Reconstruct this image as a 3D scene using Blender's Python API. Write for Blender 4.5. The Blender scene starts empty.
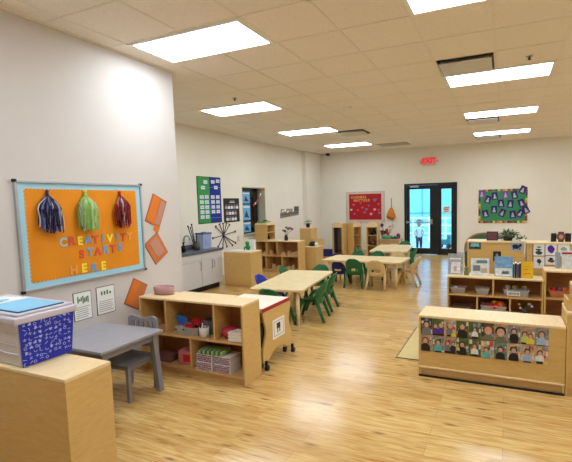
import bpy, bmesh, math, random
from mathutils import Vector, Matrix, Euler
R = math.radians
random.seed(7)
scene = bpy.context.scene
COL = scene.collection
CAMH = 1.555
CEIL = 3.023

# ------------------------------------------------------------------ camera
cam_d = bpy.data.cameras.new('camera')
cam = bpy.data.objects.new('camera', cam_d)
COL.objects.link(cam)
FPX, YAW, PITCH, ROLL, PCX, PCY = 424.4796, 0.417957, 0.087243, 0.0247798, 317.8325, 239.3578
cam_d.sensor_fit = 'HORIZONTAL'
cam_d.sensor_width = 36.0
cam_d.lens = FPX * 36.0 / 572.0
cam_d.shift_x = (286.0 - PCX) / 572.0
cam_d.shift_y = (PCY - 231.0) / 572.0
cam_d.clip_start = 0.05
_f = Vector((-math.sin(YAW) * math.cos(PITCH), math.cos(YAW) * math.cos(PITCH), -math.sin(PITCH)))
_r = Vector((math.cos(YAW), math.sin(YAW), 0))
_d = _f.cross(_r)
_r2 = _r * math.cos(ROLL) + _d * math.sin(ROLL)
_d2 = -_r * math.sin(ROLL) + _d * math.cos(ROLL)
cam.matrix_world = Matrix(((_r2.x, -_d2.x, -_f.x, 0), (_r2.y, -_d2.y, -_f.y, 0), (_r2.z, -_d2.z, -_f.z, CAMH), (0, 0, 0, 1)))
scene.camera = cam

# ------------------------------------------------------------------ world, sun, exposure
world = bpy.data.worlds.new('world')
scene.world = world
world.use_nodes = True
bg = world.node_tree.nodes['Background']
bg.inputs['Color'].default_value = (0.45, 0.78, 1.0, 1)
bg.inputs['Strength'].default_value = 3.9
vs = scene.view_settings
vs.view_transform = 'Standard'
vs.look = 'None'
vs.exposure = 0.38
vs.gamma = 1.0
vs.use_curve_mapping = False
LAMP = 12.0          # radiance of the ceiling panels
LAMP_COL = (0.80, 0.91, 1.0)

# ------------------------------------------------------------------ materials
MATS = {}
def _new(name):
    m = bpy.data.materials.new(name); m.use_nodes = True
    nt = m.node_tree
    return m, nt, nt.nodes['Principled BSDF']
def srgb(c):
    return tuple((x / 255 / 12.92) if x / 255 <= 0.04045 else ((x / 255 + 0.055) / 1.055) ** 2.4 for x in c) + (1,)
def mat(name, c, rough=0.55, spec=0.4, metal=0.0, noise=0.06, nscale=14.0, bump=0.0, trans=0.0, alpha=1.0):
    """plain coloured material with a little procedural mottling; c is sRGB 0-255"""
    if name in MATS: return MATS[name]
    m, nt, b = _new(name)
    b.inputs['Roughness'].default_value = rough
    b.inputs['Specular IOR Level'].default_value = spec
    b.inputs['Metallic'].default_value = metal
    b.inputs['Transmission Weight'].default_value = trans
    b.inputs['Alpha'].default_value = alpha
    col = srgb(c)
    tc = nt.nodes.new('ShaderNodeTexCoord'); n = nt.nodes.new('ShaderNodeTexNoise')
    n.inputs['Scale'].default_value = nscale; n.inputs['Detail'].default_value = 3
    nt.links.new(tc.outputs['Object'], n.inputs['Vector'])
    r = nt.nodes.new('ShaderNodeValToRGB')
    r.color_ramp.elements[0].position = 0.3; r.color_ramp.elements[1].position = 0.7
    r.color_ramp.elements[0].color = tuple(x * (1 - noise) for x in col[:3]) + (1,)
    r.color_ramp.elements[1].color = tuple(min(1, x * (1 + noise)) for x in col[:3]) + (1,)
    nt.links.new(n.outputs['Fac'], r.inputs['Fac']); nt.links.new(r.outputs['Color'], b.inputs['Base Color'])
    if bump:
        bp = nt.nodes.new('ShaderNodeBump'); bp.inputs['Strength'].default_value = bump
        bp.inputs['Distance'].default_value = 0.01
        nt.links.new(n.outputs['Fac'], bp.inputs['Height']); nt.links.new(bp.outputs['Normal'], b.inputs['Normal'])
    MATS[name] = m
    return m
def wood(name, c1, c2, rough=0.42, scale=(3, 3, 22), spec=0.35):
    if name in MATS: return MATS[name]
    m, nt, b = _new(name)
    b.inputs['Roughness'].default_value = rough
    b.inputs['Specular IOR Level'].default_value = spec
    tc = nt.nodes.new('ShaderNodeTexCoord'); mp = nt.nodes.new('ShaderNodeMapping')
    mp.inputs['Scale'].default_value = scale
    n = nt.nodes.new('ShaderNodeTexNoise'); n.inputs['Scale'].default_value = 2.2; n.inputs['Detail'].default_value = 6
    n.inputs['Distortion'].default_value = 0.6
    r = nt.nodes.new('ShaderNodeValToRGB')
    r.color_ramp.elements[0].position = 0.3; r.color_ramp.elements[0].color = srgb(c1)
    r.color_ramp.elements[1].position = 0.72; r.color_ramp.elements[1].color = srgb(c2)
    nt.links.new(tc.outputs['Object'], mp.inputs['Vector']); nt.links.new(mp.outputs['Vector'], n.inputs['Vector'])
    nt.links.new(n.outputs['Fac'], r.inputs['Fac']); nt.links.new(r.outputs['Color'], b.inputs['Base Color'])
    MATS[name] = m
    return m
def floor_mat():
    m, nt, b = _new('wood_plank_floor')
    b.inputs['Specular IOR Level'].default_value = 0.42
    tc = nt.nodes.new('ShaderNodeTexCoord')
    mp = nt.nodes.new('ShaderNodeMapping')
    br = nt.nodes.new('ShaderNodeTexBrick')
    br.offset = 0.37; br.squash = 1.0
    br.inputs['Scale'].default_value = 1.0
    br.inputs['Brick Width'].default_value = 1.2
    br.inputs['Row Height'].default_value = 0.125
    br.inputs['Mortar Size'].default_value = 0.0012
    br.inputs['Mortar Smooth'].default_value = 0.2
    br.inputs['Color1'].default_value = srgb((226, 192, 128))
    br.inputs['Color2'].default_value = srgb((207, 169, 107))
    br.inputs['Mortar'].default_value = srgb((170, 128, 78))
    nt.links.new(tc.outputs['Object'], mp.inputs['Vector']); nt.links.new(mp.outputs['Vector'], br.inputs['Vector'])
    # long grain streaks
    m2 = nt.nodes.new('ShaderNodeMapping'); m2.inputs['Scale'].default_value = (2.6, 26, 1)
    n = nt.nodes.new('ShaderNodeTexNoise'); n.inputs['Scale'].default_value = 1.6; n.inputs['Detail'].default_value = 7; n.inputs['Distortion'].default_value = 0.8
    nt.links.new(tc.outputs['Object'], m2.inputs['Vector']); nt.links.new(m2.outputs['Vector'], n.inputs['Vector'])
    r = nt.nodes.new('ShaderNodeValToRGB')
    e = r.color_ramp.elements
    e[0].position = 0.28; e[0].color = srgb((176, 132, 88))
    e[1].position = 0.62; e[1].color = (1, 1, 1, 1)
    x = e.new(0.38); x.color = srgb((226, 200, 160))
    nt.links.new(n.outputs['Fac'], r.inputs['Fac'])
    mx = nt.nodes.new('ShaderNodeMixRGB'); mx.blend_type = 'MULTIPLY'; mx.inputs['Fac'].default_value = 0.8
    nt.links.new(br.outputs['Color'], mx.inputs['Color1']); nt.links.new(r.outputs['Color'], mx.inputs['Color2'])
    # knots
    m3 = nt.nodes.new('ShaderNodeMapping'); m3.inputs['Scale'].default_value = (1.7, 7, 1)
    v = nt.nodes.new('ShaderNodeTexVoronoi'); v.inputs['Scale'].default_value = 1.7
    nt.links.new(tc.outputs['Object'], m3.inputs['Vector']); nt.links.new(m3.outputs['Vector'], v.inputs['Vector'])
    r3 = nt.nodes.new('ShaderNodeValToRGB')
    r3.color_ramp.elements[0].position = 0.05; r3.color_ramp.elements[0].color = srgb((104, 58, 28))
    r3.color_ramp.elements[1].position = 0.2; r3.color_ramp.elements[1].color = (1, 1, 1, 1)
    nt.links.new(v.outputs['Distance'], r3.inputs['Fac'])
    mx2 = nt.nodes.new('ShaderNodeMixRGB'); mx2.blend_type = 'MULTIPLY'; mx2.inputs['Fac'].default_value = 0.7
    nt.links.new(mx.outputs['Color'], mx2.inputs['Color1']); nt.links.new(r3.outputs['Color'], mx2.inputs['Color2'])
    nt.links.new(mx2.outputs['Color'], b.inputs['Base Color'])
    rr = nt.nodes.new('ShaderNodeMapRange'); rr.inputs['To Min'].default_value = 0.15; rr.inputs['To Max'].default_value = 0.23
    nt.links.new(n.outputs['Fac'], rr.inputs['Value']); nt.links.new(rr.outputs['Result'], b.inputs['Roughness'])
    return m
def ceiling_mat():
    m, nt, b = _new('acoustic_tile')
    b.inputs['Roughness'].default_value = 0.9; b.inputs['Specular IOR Level'].default_value = 0.1
    tc = nt.nodes.new('ShaderNodeTexCoord')
    n = nt.nodes.new('ShaderNodeTexNoise'); n.inputs['Scale'].default_value = 60; n.inputs['Detail'].default_value = 4
    nt.links.new(tc.outputs['Object'], n.inputs['Vector'])
    r = nt.nodes.new('ShaderNodeValToRGB')
    r.color_ramp.elements[0].position = 0.3; r.color_ramp.elements[0].color = srgb((234, 227, 219))
    r.color_ramp.elements[1].position = 0.6; r.color_ramp.elements[1].color = srgb((242, 235, 227))
    nt.links.new(n.outputs['Fac'], r.inputs['Fac']); nt.links.new(r.outputs['Color'], b.inputs['Base Color'])
    bp = nt.nodes.new('ShaderNodeBump'); bp.inputs['Strength'].default_value = 0.15; bp.inputs['Distance'].default_value = 0.003
    nt.links.new(n.outputs['Fac'], bp.inputs['Height']); nt.links.new(bp.outputs['Normal'], b.inputs['Normal'])
    return m
def glass_mat(name, tint=(1, 1, 1), gloss=0.08):
    m = bpy.data.materials.new(name); m.use_nodes = True; nt = m.node_tree
    nt.nodes.clear()
    o = nt.nodes.new('ShaderNodeOutputMaterial'); t = nt.nodes.new('ShaderNodeBsdfTransparent'); g = nt.nodes.new('ShaderNodeBsdfGlossy')
    t.inputs['Color'].default_value = tint + (1,); g.inputs['Roughness'].default_value = 0.03
    mx = nt.nodes.new('ShaderNodeMixShader'); mx.inputs['Fac'].default_value = gloss
    nt.links.new(t.outputs[0], mx.inputs[1]); nt.links.new(g.outputs[0], mx.inputs[2]); nt.links.new(mx.outputs[0], o.inputs['Surface'])
    return m
def emit_mat(name, c, s):
    m, nt, b = _new(name)
    b.inputs['Base Color'].default_value = (0.9, 0.9, 0.9, 1)
    b.inputs['Emission Color'].default_value = c + (1,)
    b.inputs['Emission Strength'].default_value = s
    return m

MAPLE = wood('maple_laminate', (206, 166, 98), (216, 180, 114), scale=(6, 6, 30))
MAPLE_D = wood('maple_edge', (200, 156, 96), (216, 176, 116))
MAPLE_SHADE = wood('maple_shaded', (168, 112, 66), (186, 130, 80))  # browner maple for back panels, shade of the shelf interiors put into the colour
MAPLE_LIT = wood('maple_lit', (230, 200, 150), (240, 214, 168), scale=(20, 4, 4))  # paler copy of the maple, light falling on tops put into the colour
BIRCH = wood('table_laminate', (228, 204, 152), (240, 220, 172), rough=0.35)
PLY = wood('golden_board', (206, 164, 92), (220, 180, 108))
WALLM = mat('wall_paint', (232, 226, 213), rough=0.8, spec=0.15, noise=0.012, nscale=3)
WALLN = mat('wall_paint_near_darkened', (210, 203, 199), rough=0.8, spec=0.15, noise=0.012, nscale=3)  # greyer near wall, darkened in colour to offset the panel light's hot spot
GREEN = mat('green_plastic', (28, 104, 58), rough=0.35, noise=0.05)
TAN = mat('tan_plastic', (214, 182, 128), rough=0.4)
BLUE = mat('blue_plastic', (28, 44, 168), rough=0.35)
WHITE = mat('white_paper', (238, 236, 230), rough=0.7, noise=0.02)
BLACK = mat('black_plastic', (14, 14, 16), rough=0.45)
GREY = mat('grey_paint', (138, 134, 136), rough=0.45, noise=0.04)
STEEL = mat('brushed_steel', (175, 178, 182), rough=0.3, metal=1.0, noise=0.03)
DARKM = mat('dark_bronze', (26, 24, 26), rough=0.4)

# ------------------------------------------------------------------ mesh builder
class MB:
    def __init__(s): s.bm = bmesh.new(); s.mats = []
    def mi(s, m):
        if m not in s.mats: s.mats.append(m)
        return s.mats.index(m)
    def _fin(s, before, m, smooth=False):
        i = s.mi(m)
        for f in s.bm.faces:
            if f.index == -1 or f not in before:
                f.material_index = i; f.smooth = smooth
    def _add(s, bm2, m, smooth=False, mtx=None):
        if mtx is not None: bmesh.ops.transform(bm2, matrix=mtx, verts=bm2.verts)
        i = s.mi(m)
        for f in bm2.faces: f.material_index = i; f.smooth = smooth
        me = bpy.data.meshes.new('tmp'); bm2.to_mesh(me); bm2.free()
        s.bm.from_mesh(me); bpy.data.meshes.remove(me)
        return s
    def box(s, x0, x1, y0, y1, z0, z1, m, bev=0.0, mtx=None, seg=2):
        b = bmesh.new()
        bmesh.ops.create_cube(b, size=1)
        for v in b.verts:
            v.co = Vector((x0 + (v.co.x + .5) * (x1 - x0), y0 + (v.co.y + .5) * (y1 - y0), z0 + (v.co.z + .5) * (z1 - z0)))
        if bev: bmesh.ops.bevel(b, geom=b.edges[:], offset=bev, segments=seg, affect='EDGES', profile=0.6)
        return s._add(b, m, False, mtx)
    def cyl(s, p0, p1, r0, r1, m, n=12, mtx=None):
        p0 = Vector(p0); p1 = Vector(p1); d = p1 - p0
        b = bmesh.new()
        bmesh.ops.create_cone(b, cap_ends=True, segments=n, radius1=r0, radius2=r1, depth=d.length)
        q = d.to_track_quat('Z', 'Y').to_matrix().to_4x4()
        bmesh.ops.transform(b, matrix=Matrix.Translation((p0 + p1) / 2) @ q, verts=b.verts)
        return s._add(b, m, True if n > 6 else False, mtx)
    def tube(s, pts, r, m, n=8, mtx=None):
        pts = [Vector(p) for p in pts]
        rs = r if isinstance(r, (list, tuple)) else [r] * len(pts)
        b = bmesh.new(); rings = []
        for i, p in enumerate(pts):
            a = pts[max(i - 1, 0)]; c = pts[min(i + 1, len(pts) - 1)]
            q = (c - a).to_track_quat('Z', 'Y')
            rings.append([b.verts.new(p + q @ Vector((rs[i] * math.cos(2 * math.pi * k / n), rs[i] * math.sin(2 * math.pi * k / n), 0))) for k in range(n)])
        for i in range(len(rings) - 1):
            A, B = rings[i], rings[i + 1]
            o = min(range(n), key=lambda t: (A[0].co - B[t].co).length)
            for k in range(n):
                b.faces.new((A[k], A[(k + 1) % n], B[(k + 1 + o) % n], B[(k + o) % n]))
        b.faces.new(rings[0][::-1]); b.faces.new(rings[-1])
        bmesh.ops.recalc_face_normals(b, faces=b.faces[:])
        return s._add(b, m, True, mtx)
    def lathe(s, prof, m, n=20, c=(0, 0, 0), sx=1, sy=1, mtx=None):
        b = bmesh.new(); rings = []
        for r, z in prof:
            rings.append([b.verts.new((c[0] + sx * r * math.cos(2 * math.pi * k / n), c[1] + sy * r * math.sin(2 * math.pi * k / n), c[2] + z)) for k in range(n)])
        for A, B in zip(rings, rings[1:]):
            for k in range(n): b.faces.new((A[k], A[(k + 1) % n], B[(k + 1) % n], B[k]))
        if prof[0][0] > 1e-4: b.faces.new(rings[0][::-1])
        if prof[-1][0] > 1e-4: b.faces.new(rings[-1])
        bmesh.ops.remove_doubles(b, verts=b.verts, dist=1e-5)
        bmesh.ops.recalc_face_normals(b, faces=b.faces[:])
        return s._add(b, m, True, mtx)
    def poly(s, pts, y0, y1, m, mtx=None, smooth=False):
        """outline in local x-z extruded from y0 to y1"""
        b = bmesh.new()
        A = [b.verts.new((p[0], y0, p[1])) for p in pts]; B = [b.verts.new((p[0], y1, p[1])) for p in pts]
        n = len(pts)
        b.faces.new(A); b.faces.new(B[::-1])
        for k in range(n): b.faces.new((A[k], B[k], B[(k + 1) % n], A[(k + 1) % n]))
        bmesh.ops.recalc_face_normals(b, faces=b.faces[:])
        bmesh.ops.triangulate(b, faces=[f for f in b.faces if len(f.verts) > 4])
        return s._add(b, m, smooth, mtx)
    def flat(s, pts, z0, z1, m, mtx=None):
        """outline in local x-y extruded from z0 to z1"""
        M = Matrix(((1, 0, 0, 0), (0, 0, 1, 0), (0, 1, 0, 0), (0, 0, 0, 1)))
        return s.poly(pts, z0, z1, m, (mtx @ M) if mtx is not None else M)
    def ball(s, c, r, m, sx=1, sy=1, sz=1, n=14, mtx=None):
        b = bmesh.new(); bmesh.ops.create_uvsphere(b, u_segments=n, v_segments=max(6, n // 2), radius=r)
        for v in b.verts: v.co = Vector((c[0] + v.co.x * sx, c[1] + v.co.y * sy, c[2] + v.co.z * sz))
        return s._add(b, m, True, mtx)
    def build(s, name, parent=None, loc=None, rotz=0):
        bmesh.ops.recalc_face_normals(s.bm, faces=s.bm.faces[:])
        me = bpy.data.meshes.new(name); s.bm.to_mesh(me); s.bm.free()
        for m in s.mats: me.materials.append(m)
        o = bpy.data.objects.new(name, me); COL.objects.link(o)
        if parent: o.parent = parent
        if loc is not None: o.location = loc
        o.rotation_euler = (0, 0, R(rotz))
        return o
def tag(o, label=None, cat=None, group=None, kind=None):
    if label: o['label'] = label
    if cat: o['category'] = cat
    if group: o['group'] = group
    if kind: o['kind'] = kind
    return o
def thing(name, label, cat, loc=(0, 0, 0), rotz=0, group=None):
    o = bpy.data.objects.new(name, None); COL.objects.link(o)
    o.empty_display_size = 0.1
    o.location = loc; o.rotation_euler = (0, 0, R(rotz))
    return tag(o, label, cat, group)
def struct(o): o['kind'] = 'structure'; return o
def children(o): return [c for c in bpy.data.objects if c.parent == o]
def copy_tree(o, parent=None):
    c = o.copy(); COL.objects.link(c); c.parent = parent
    for ch in children(o): copy_tree(ch, c)
    return c
def place(o, loc, rotz=0, label=None):
    o.location = loc; o.rotation_euler = (0, 0, R(rotz))
    if label: o['label'] = label
    return o
def rrect(w, h, r, n=4, cx=0, cy=0):
    pts = []
    for sx, sy, a0 in ((1, 1, 0), (-1, 1, 90), (-1, -1, 180), (1, -1, 270)):
        for k in range(n + 1):
            a = R(a0 + 90 * k / n)
            pts.append((cx + sx * (w / 2 - r) + r * math.cos(a), cy + sy * (h / 2 - r) + r * math.sin(a)))
    return pts
def letter(ch, size, m, depth=0.006):
    cu = bpy.data.curves.new('glyph', 'FONT'); cu.body = ch; cu.size = size; cu.extrude = depth / 2
    cu.offset = size * 0.045
    cu.align_x = 'CENTER'; cu.align_y = 'CENTER'
    ob = bpy.data.objects.new('glyph', cu)
    me = bpy.data.meshes.new_from_object(ob)
    bpy.data.objects.remove(ob); bpy.data.curves.remove(cu)
    me.transform(Matrix.Rotation(R(90), 4, 'X'))
    me.materials.clear(); me.materials.append(m)
    return me
def add_me(name, me, parent=None, loc=(0, 0, 0), rotz=0):
    o = bpy.data.objects.new(name, me); COL.objects.link(o); o.parent = parent
    o.location = loc; o.rotation_euler = (0, 0, R(rotz)); return o

# ------------------------------------------------------------------ room shell
XL, XP, YB, YP = -5.40, -3.378, 12.20, 3.765
XR, YF = 4.2, -3.2
GX, GY, G = -0.7229, 2.9448, 0.61
m = MB(); m.box(XL - .3, XR + .2, YF - .2, YB + .25, -0.12, 0, floor_mat()); struct(m.build('floor'))
CM = ceiling_mat()
m = MB(); m.box(XL - .3, XR + .2, YF - .2, YB + .2, CEIL, CEIL + .1, CM); struct(m.build('ceiling'))
# left far wall with window opening
WY0, WY1, WZ0, WZ1 = 8.04, 9.05, 0.84, 1.945
m = MB()
m.box(XL - .22, XL, YP - .1, WY0, 0, CEIL, WALLM); m.box(XL - .22, XL, WY1, YB + .1, 0, CEIL, WALLM)
m.box(XL - .22, XL, WY0, WY1, 0, WZ0, WALLM); m.box(XL - .22, XL, WY0, WY1, WZ1, CEIL, WALLM)
struct(m.build('wall_left'))
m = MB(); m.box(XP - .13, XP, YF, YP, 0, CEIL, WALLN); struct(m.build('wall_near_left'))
m = MB(); m.box(XL - .22, XP - .13, YP - .25, YP - .12, 0, CEIL, WALLM); struct(m.build('wall_alcove'))
DX0, DX1, DZ = -2.67, -1.225, 2.01
m = MB()
m.box(XL - .22, DX0, YB, YB + .18, 0, CEIL, WALLM); m.box(DX1, XR, YB, YB + .18, 0, CEIL, WALLM)
m.box(DX0, DX1, YB, YB + .18, DZ, CEIL, WALLM)
struct(m.build('wall_back'))
m = MB(); m.box(XR, XR + .15, YF, YB + .18, 0, CEIL, WALLM); struct(m.build('wall_right'))
m = MB(); m.box(XL - .22, XR + .15, YF - .15, YF, 0, CEIL, WALLM); struct(m.build('wall_front'))
# corner column
m = MB(); m.box(XL, XL + .14, 11.15, YB, 0, CEIL, WALLM, 0.004); struct(m.build('trim_1'))
BASEM = mat('baseboard_vinyl', (196, 186, 170), rough=0.6)
m = MB(); m.box(XL + .14, DX0 - .01, YB - .012, YB, 0, 0.09, BASEM); m.box(DX1 + .01, XR, YB - .012, YB, 0, 0.09, BASEM)
struct(m.build('baseboard_back'))
m = MB(); m.box(XP, XP + .012, YF, YP, 0, 0.09, BASEM); struct(m.build('baseboard_near_left'))
m = MB(); m.box(XL, XL + .012, YP, 11.15, 0, 0.09, BASEM); struct(m.build('baseboard_left'))

# ------------------------------------------------------------------ ceiling grid, lights
lights = [(-4, 0, 'ceiling panel light nearest to the orange bulletin board, largest in view'),
          (-6, 4, 'second ceiling panel light on the left, beyond the end of the near wall'),
          (-6, 8, 'third ceiling panel light on the left, over the kitchen corner'),
          (-6, 12, 'ceiling panel light on the left closest to the back corner'),
          (0, 0, 'ceiling panel light cut by the top edge of the view on the right'),
          (0, 4, 'ceiling panel light on the right beside the dropped square air diffuser'),
          (0, 8, 'ceiling panel light on the right, third from the camera'),
          (0, 12, 'ceiling panel light on the right closest to the exit door wall'),
          (-4, -4, 'ceiling panel light behind the camera on the left'),
          (0, -4, 'ceiling panel light behind the camera on the right'),
          (6, -4, 'ceiling panel light at the right side behind the camera'),
          (6, 0, 'ceiling panel light at the right side, first row'), (6, 4, 'ceiling panel light at the right side, second row'),
          (6, 8, 'ceiling panel light at the right side, third row'), (6, 12, 'ceiling panel light at the right side, last row')]
lit = set(); 
for c, r, _ in lights: lit.add((c, r)); lit.add((c + 1, r))
BAR = mat('grid_bar_paint', (234, 226, 216), rough=0.5, noise=0.01)
m = MB()
for c in range(-7, 9):
    x = GX + c * G
    run = None
    for r in range(-10, 17):
        y = GY + r * G
        skip = ((c - 1, r) in lit and (c, r) in lit and any(c - 1 == l[0] and r == l[1] for l in lights))
        y0, y1 = max(y, YF), min(y + G, YB)
        if x < XP and y1 <= YP: continue
        if skip or y1 <= y0 or x < XL or x > XR: continue
        if x < XP and y0 < YP: y0 = YP
        m.box(x - .011, x + .011, y0, y1, CEIL - .004, CEIL + .001, BAR)
for r in range(-10, 17):
    y = GY + r * G
    if y < YF or y > YB: continue
    m.box(XP if y < YP else XL, XR, y - .011, y + .011, CEIL - .004, CEIL + .001, BAR)
struct(m.build('trim_2'))
m = MB()
m.box(XP, XP + .022, YF, YP, CEIL - .014, CEIL + .001, BAR); m.box(XL, XL + .022, YP, YB, CEIL - .014, CEIL + .001, BAR); m.box(XL, XR, YB - .022, YB, CEIL - .014, CEIL + .001, BAR)
struct(m.build('trim_3'))
PANEL = emit_mat('light_diffuser', LAMP_COL, LAMP)
FRM = mat('white_enamel', (236, 236, 232), rough=0.35, noise=0.01)
proto = None
for c, r, lb in lights:
    if proto is None:
        t = thing('ceiling_light', lb, 'ceiling light', group='troffer lights in the ceiling')
        f = MB(); w, d = 2 * G, G
        for a in ((0.01, 0.045, 0.01, d - .01), (w - .045, w - .01, 0.01, d - .01), (.045, w - .045, .01, .045), (.045, w - .045, d - .045, d - .01)):
            f.box(a[0], a[1], a[2], a[3], -0.012, 0.0, FRM)
        f.build('frame', t)
        f = MB(); f.box(.046, w - .046, .046, d - .046, -0.008, -0.002, PANEL); f.build('diffuser', t)
        proto = t
    else: t = copy_tree(proto)
    place(t, (GX + c * G, GY + r * G, CEIL), 0, lb)

# vents: dropped plaque diffusers
VW = mat('vent_enamel', (206, 200, 192), rough=0.4, noise=0.01)
def vent(c, r, lb):
    t = thing('air_diffuser', lb, 'air vent', (GX + (c + .5) * G, GY + (r + .5) * G, CEIL), group='square air diffusers in the ceiling')
    f = MB(); s = .28
    for a in ((-s, s, -s, -s + .03), (-s, s, s - .03, s), (-s, -s + .03, -s, s), (s - .03, s, -s, s)): f.box(*a, -.012, 0, BLACK)
    f.build('housing', t)
    f = MB(); f.box(-.262, .262, -.262, .262, -.040, -.032, VW, .003); f.cyl((0, 0, -.03), (0, 0, 0), .05, .05, BLACK, 8); f.build('plaque', t)
    return t
vent(0, 3, 'square air diffuser with a dark gap, in front of the second light on the right')
vent(0, 9, 'square air diffuser just beyond the third light on the right')
vent(0, 13, 'square air diffuser just beyond the last light on the right')

def grille(c, r, n, lb):
    t = thing('return_grille', lb, 'air vent', (GX + c * G, GY + r * G, CEIL))
    GM = mat('grille_grey', (150, 138, 120), rough=0.6)
    f = MB(); f.box(.02, n * G - .02, .03, G - .03, -.006, 0, GM)
    f.build('backing', t)
    for k in range(9):
        f = MB(); y = .06 + k * .058
        f.box(.04, n * G - .04, y, y + .02, -.014, -.005, VW); f.build('slat', t)
vent(-4.2, 9, 'square air diffuser beside the third light on the left')
grille(-3.95, 13, 1.35, 'grey return air grille to the right of the farthest left light')
def sprinkler(x, y, lb):
    t = thing('fire_sprinkler', lb, 'sprinkler', (x, y, CEIL))
    f = MB(); f.cyl((0, 0, -.006), (0, 0, 0), .035, .035, STEEL, 14); f.build('escutcheon', t)
    f = MB(); f.cyl((0, 0, -.03), (0, 0, -.006), .009, .012, DARKM, 8); f.cyl((0, 0, -.034), (0, 0, -.03), .02, .02, DARKM, 10); f.build('nozzle', t)
sprinkler(0.205, 5.12, 'small ceiling sprinkler head above the second light on the right')
sprinkler(-3.46, 5.07, 'small ceiling sprinkler head just in front of the second light on the left')
m = MB(); m.lathe([(.07, 0), (.07, -.02), (.05, -.035), (0.001, -.037)], WHITE); tag(m.build('smoke_detector', loc=(-2.287, 6.44, CEIL)), 'round white smoke detector on the ceiling between the two rows of lights', 'smoke detector')
m = MB(); m.box(-.04, .04, -.05, .05, -.06, 0, BLACK, .008); m.cyl((0, -.05, -.035), (0, -.1, -.055), .025, .022, BLACK, 10)
tag(m.build('security_camera', loc=(-4.93, 12.0, CEIL - .015)), 'small black security camera in the far ceiling corner', 'security camera')

# ------------------------------------------------------------------ door in the back wall
DG = glass_mat('door_glass', (0.93, 0.98, 1.0), 0.06)
t = struct(bpy.data.objects.new('door_1', None)); COL.objects.link(t); t.location = (DX0, YB, 0)
W = DX1 - DX0
m = MB(); m.box(0, .05, -.02, .16, 0, DZ, DARKM, .003); m.box(W - .05, W, -.02, .16, 0, DZ, DARKM, .003); m.box(0, W, -.02, .16, DZ - .05, DZ, DARKM, .003)
m.box(.92, 1.0, -.02, .16, 0, DZ - .05, DARKM, .003); m.build('door_frame', t)
m = MB()
m.box(.055, .15, 0, .045, .01, DZ - .055, DARKM, .003); m.box(.715, .915, 0, .045, .01, DZ - .055, DARKM, .003)
m.box(.15, .715, 0, .045, .01, .18, DARKM, .003); m.box(.15, .715, 0, .045, 1.85, DZ - .055, DARKM, .003)
lf = m.build('door_leaf', t)
m = MB(); m.box(.15, .715, .018, .026, .18, 1.85, DG); m.build('glass_pane', lf)
m = MB(); m.box(.07, .78, -.06, -.03, .905, .94, STEEL, .005); m.box(.72, .80, -.075, 0, .86, 1.0, STEEL, .006); m.box(.06, .10, -.06, 0, .89, .955, STEEL, .004)
tag(m.build('push_bar', lf), 'steel push bar')
m = MB(); m.box(.17, .42, -.06, 0, 1.90, 1.95, STEEL, .006); m.cyl((.22, -.04, 1.95), (.40, -.1, 1.955), .008, .008, STEEL, 8); m.build('door_closer', lf)
m = MB()
m.box(1.0, 1.03, 0, .045, 0, DZ - .05, DARKM); m.box(W - .15, W - .05, 0, .045, 0, DZ - .05, DARKM); m.box(1.03, W - .15, 0, .045, 0, .17, DARKM); m.box(1.03, W - .15, 0, .045, 1.84, DZ - .05, DARKM)
sl = m.build('sidelight', t)
m = MB(); m.box(1.03, W - .15, .018, .026, .17, 1.84, DG); m.build('glass_pane', sl)
RED = mat('sign_red', (196, 34, 44), rough=0.5)
t = thing('notice_sheet', 'white notice with red writing taped to the narrow glass beside the door', 'notice', (-1.50, YB - .01, 1.26))
m = MB(); m.box(-.09, .09, -.002, .002, -.1, .1, WHITE); m.build('paper', t)
m = MB()
for k, (a, b) in enumerate(((-.06, .07), (-.07, .06), (-.05, .05))): m.box(a, b, -.004, -.002, .04 - k * .045, .06 - k * .045, RED)
m.build('print', t)
# exit sign
ER = emit_mat('exit_red_glow', (0.8, 0.02, 0.04), .55)
ER.node_tree.nodes['Principled BSDF'].inputs['Base Color'].default_value = (.6, .02, .03, 1)
t = thing('exit_sign', 'EXIT sign with red letters above the black door', 'exit sign', (-1.965, YB, 1.06 + 1.555))
m = MB(); m.box(-.17, .17, -.05, 0, -.11, .11, mat('exit_case', (226, 170, 165), rough=0.5), .008); hs = m.build('housing', t)
add_me('lettering', letter('EXIT', .19, ER, .008), t, (0, -.055, 0))
m = MB()
for s in (-1, 1):
    m.ball((s * .215, -.03, 0), .035, mat('lamp_head', (200, 190, 180)), n=10); m.cyl((s * .17, -.025, 0), (s * .2, -.03, 0), .012, .012, WHITE, 8)
m.build('lamp_head', t)

# ------------------------------------------------------------------ outside the door
PAVE = mat('pale_paving', (150, 172, 180), rough=0.8, noise=0.05, nscale=2)
m = MB(); m.box(-14, 8, YB + .25, 34, -.16, -.05, PAVE); struct(m.build('ground_outside'))
FEN = mat('pale_blue_siding', (122, 190, 222), rough=0.7, noise=0.03)
t = thing('outdoor_building', 'pale blue building wall seen through the glass door', 'building', (-3.5, 19, -.05))
m = MB(); m.box(-5, 5, 0, .3, 0, 4.6, FEN)
m.build('wall', t)
FD = mat('siding_joint', (98, 150, 178), rough=0.7)
m = MB()
for z in (1.0, 2.15, 2.45, 3.2): m.box(-5, 5, -.03, 0, z, z + .05, FD)
for x in (-3.5, -1.2, .1, 1.4, 3): m.box(x, x + .05, -.03, 0, 0, 4.6, FD)
m.build('batten', t)
t = thing('garden_fence', 'low white rail fence behind the glass door', 'fence', (-3.3, 16.5, -.05))
for k in range(7):
    m = MB(); m.box(-1.8 + k * .6, -1.74 + k * .6, -.03, .03, 0, .95, WHITE, .005); m.build('post', t)
for z in (.3, .6, .88):
    m = MB(); m.box(-1.8, 1.86, -.045, -.03, z, z + .05, WHITE); m.build('rail', t)
TOYG = mat('outdoor_teal', (60, 120, 130), rough=0.5)
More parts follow.
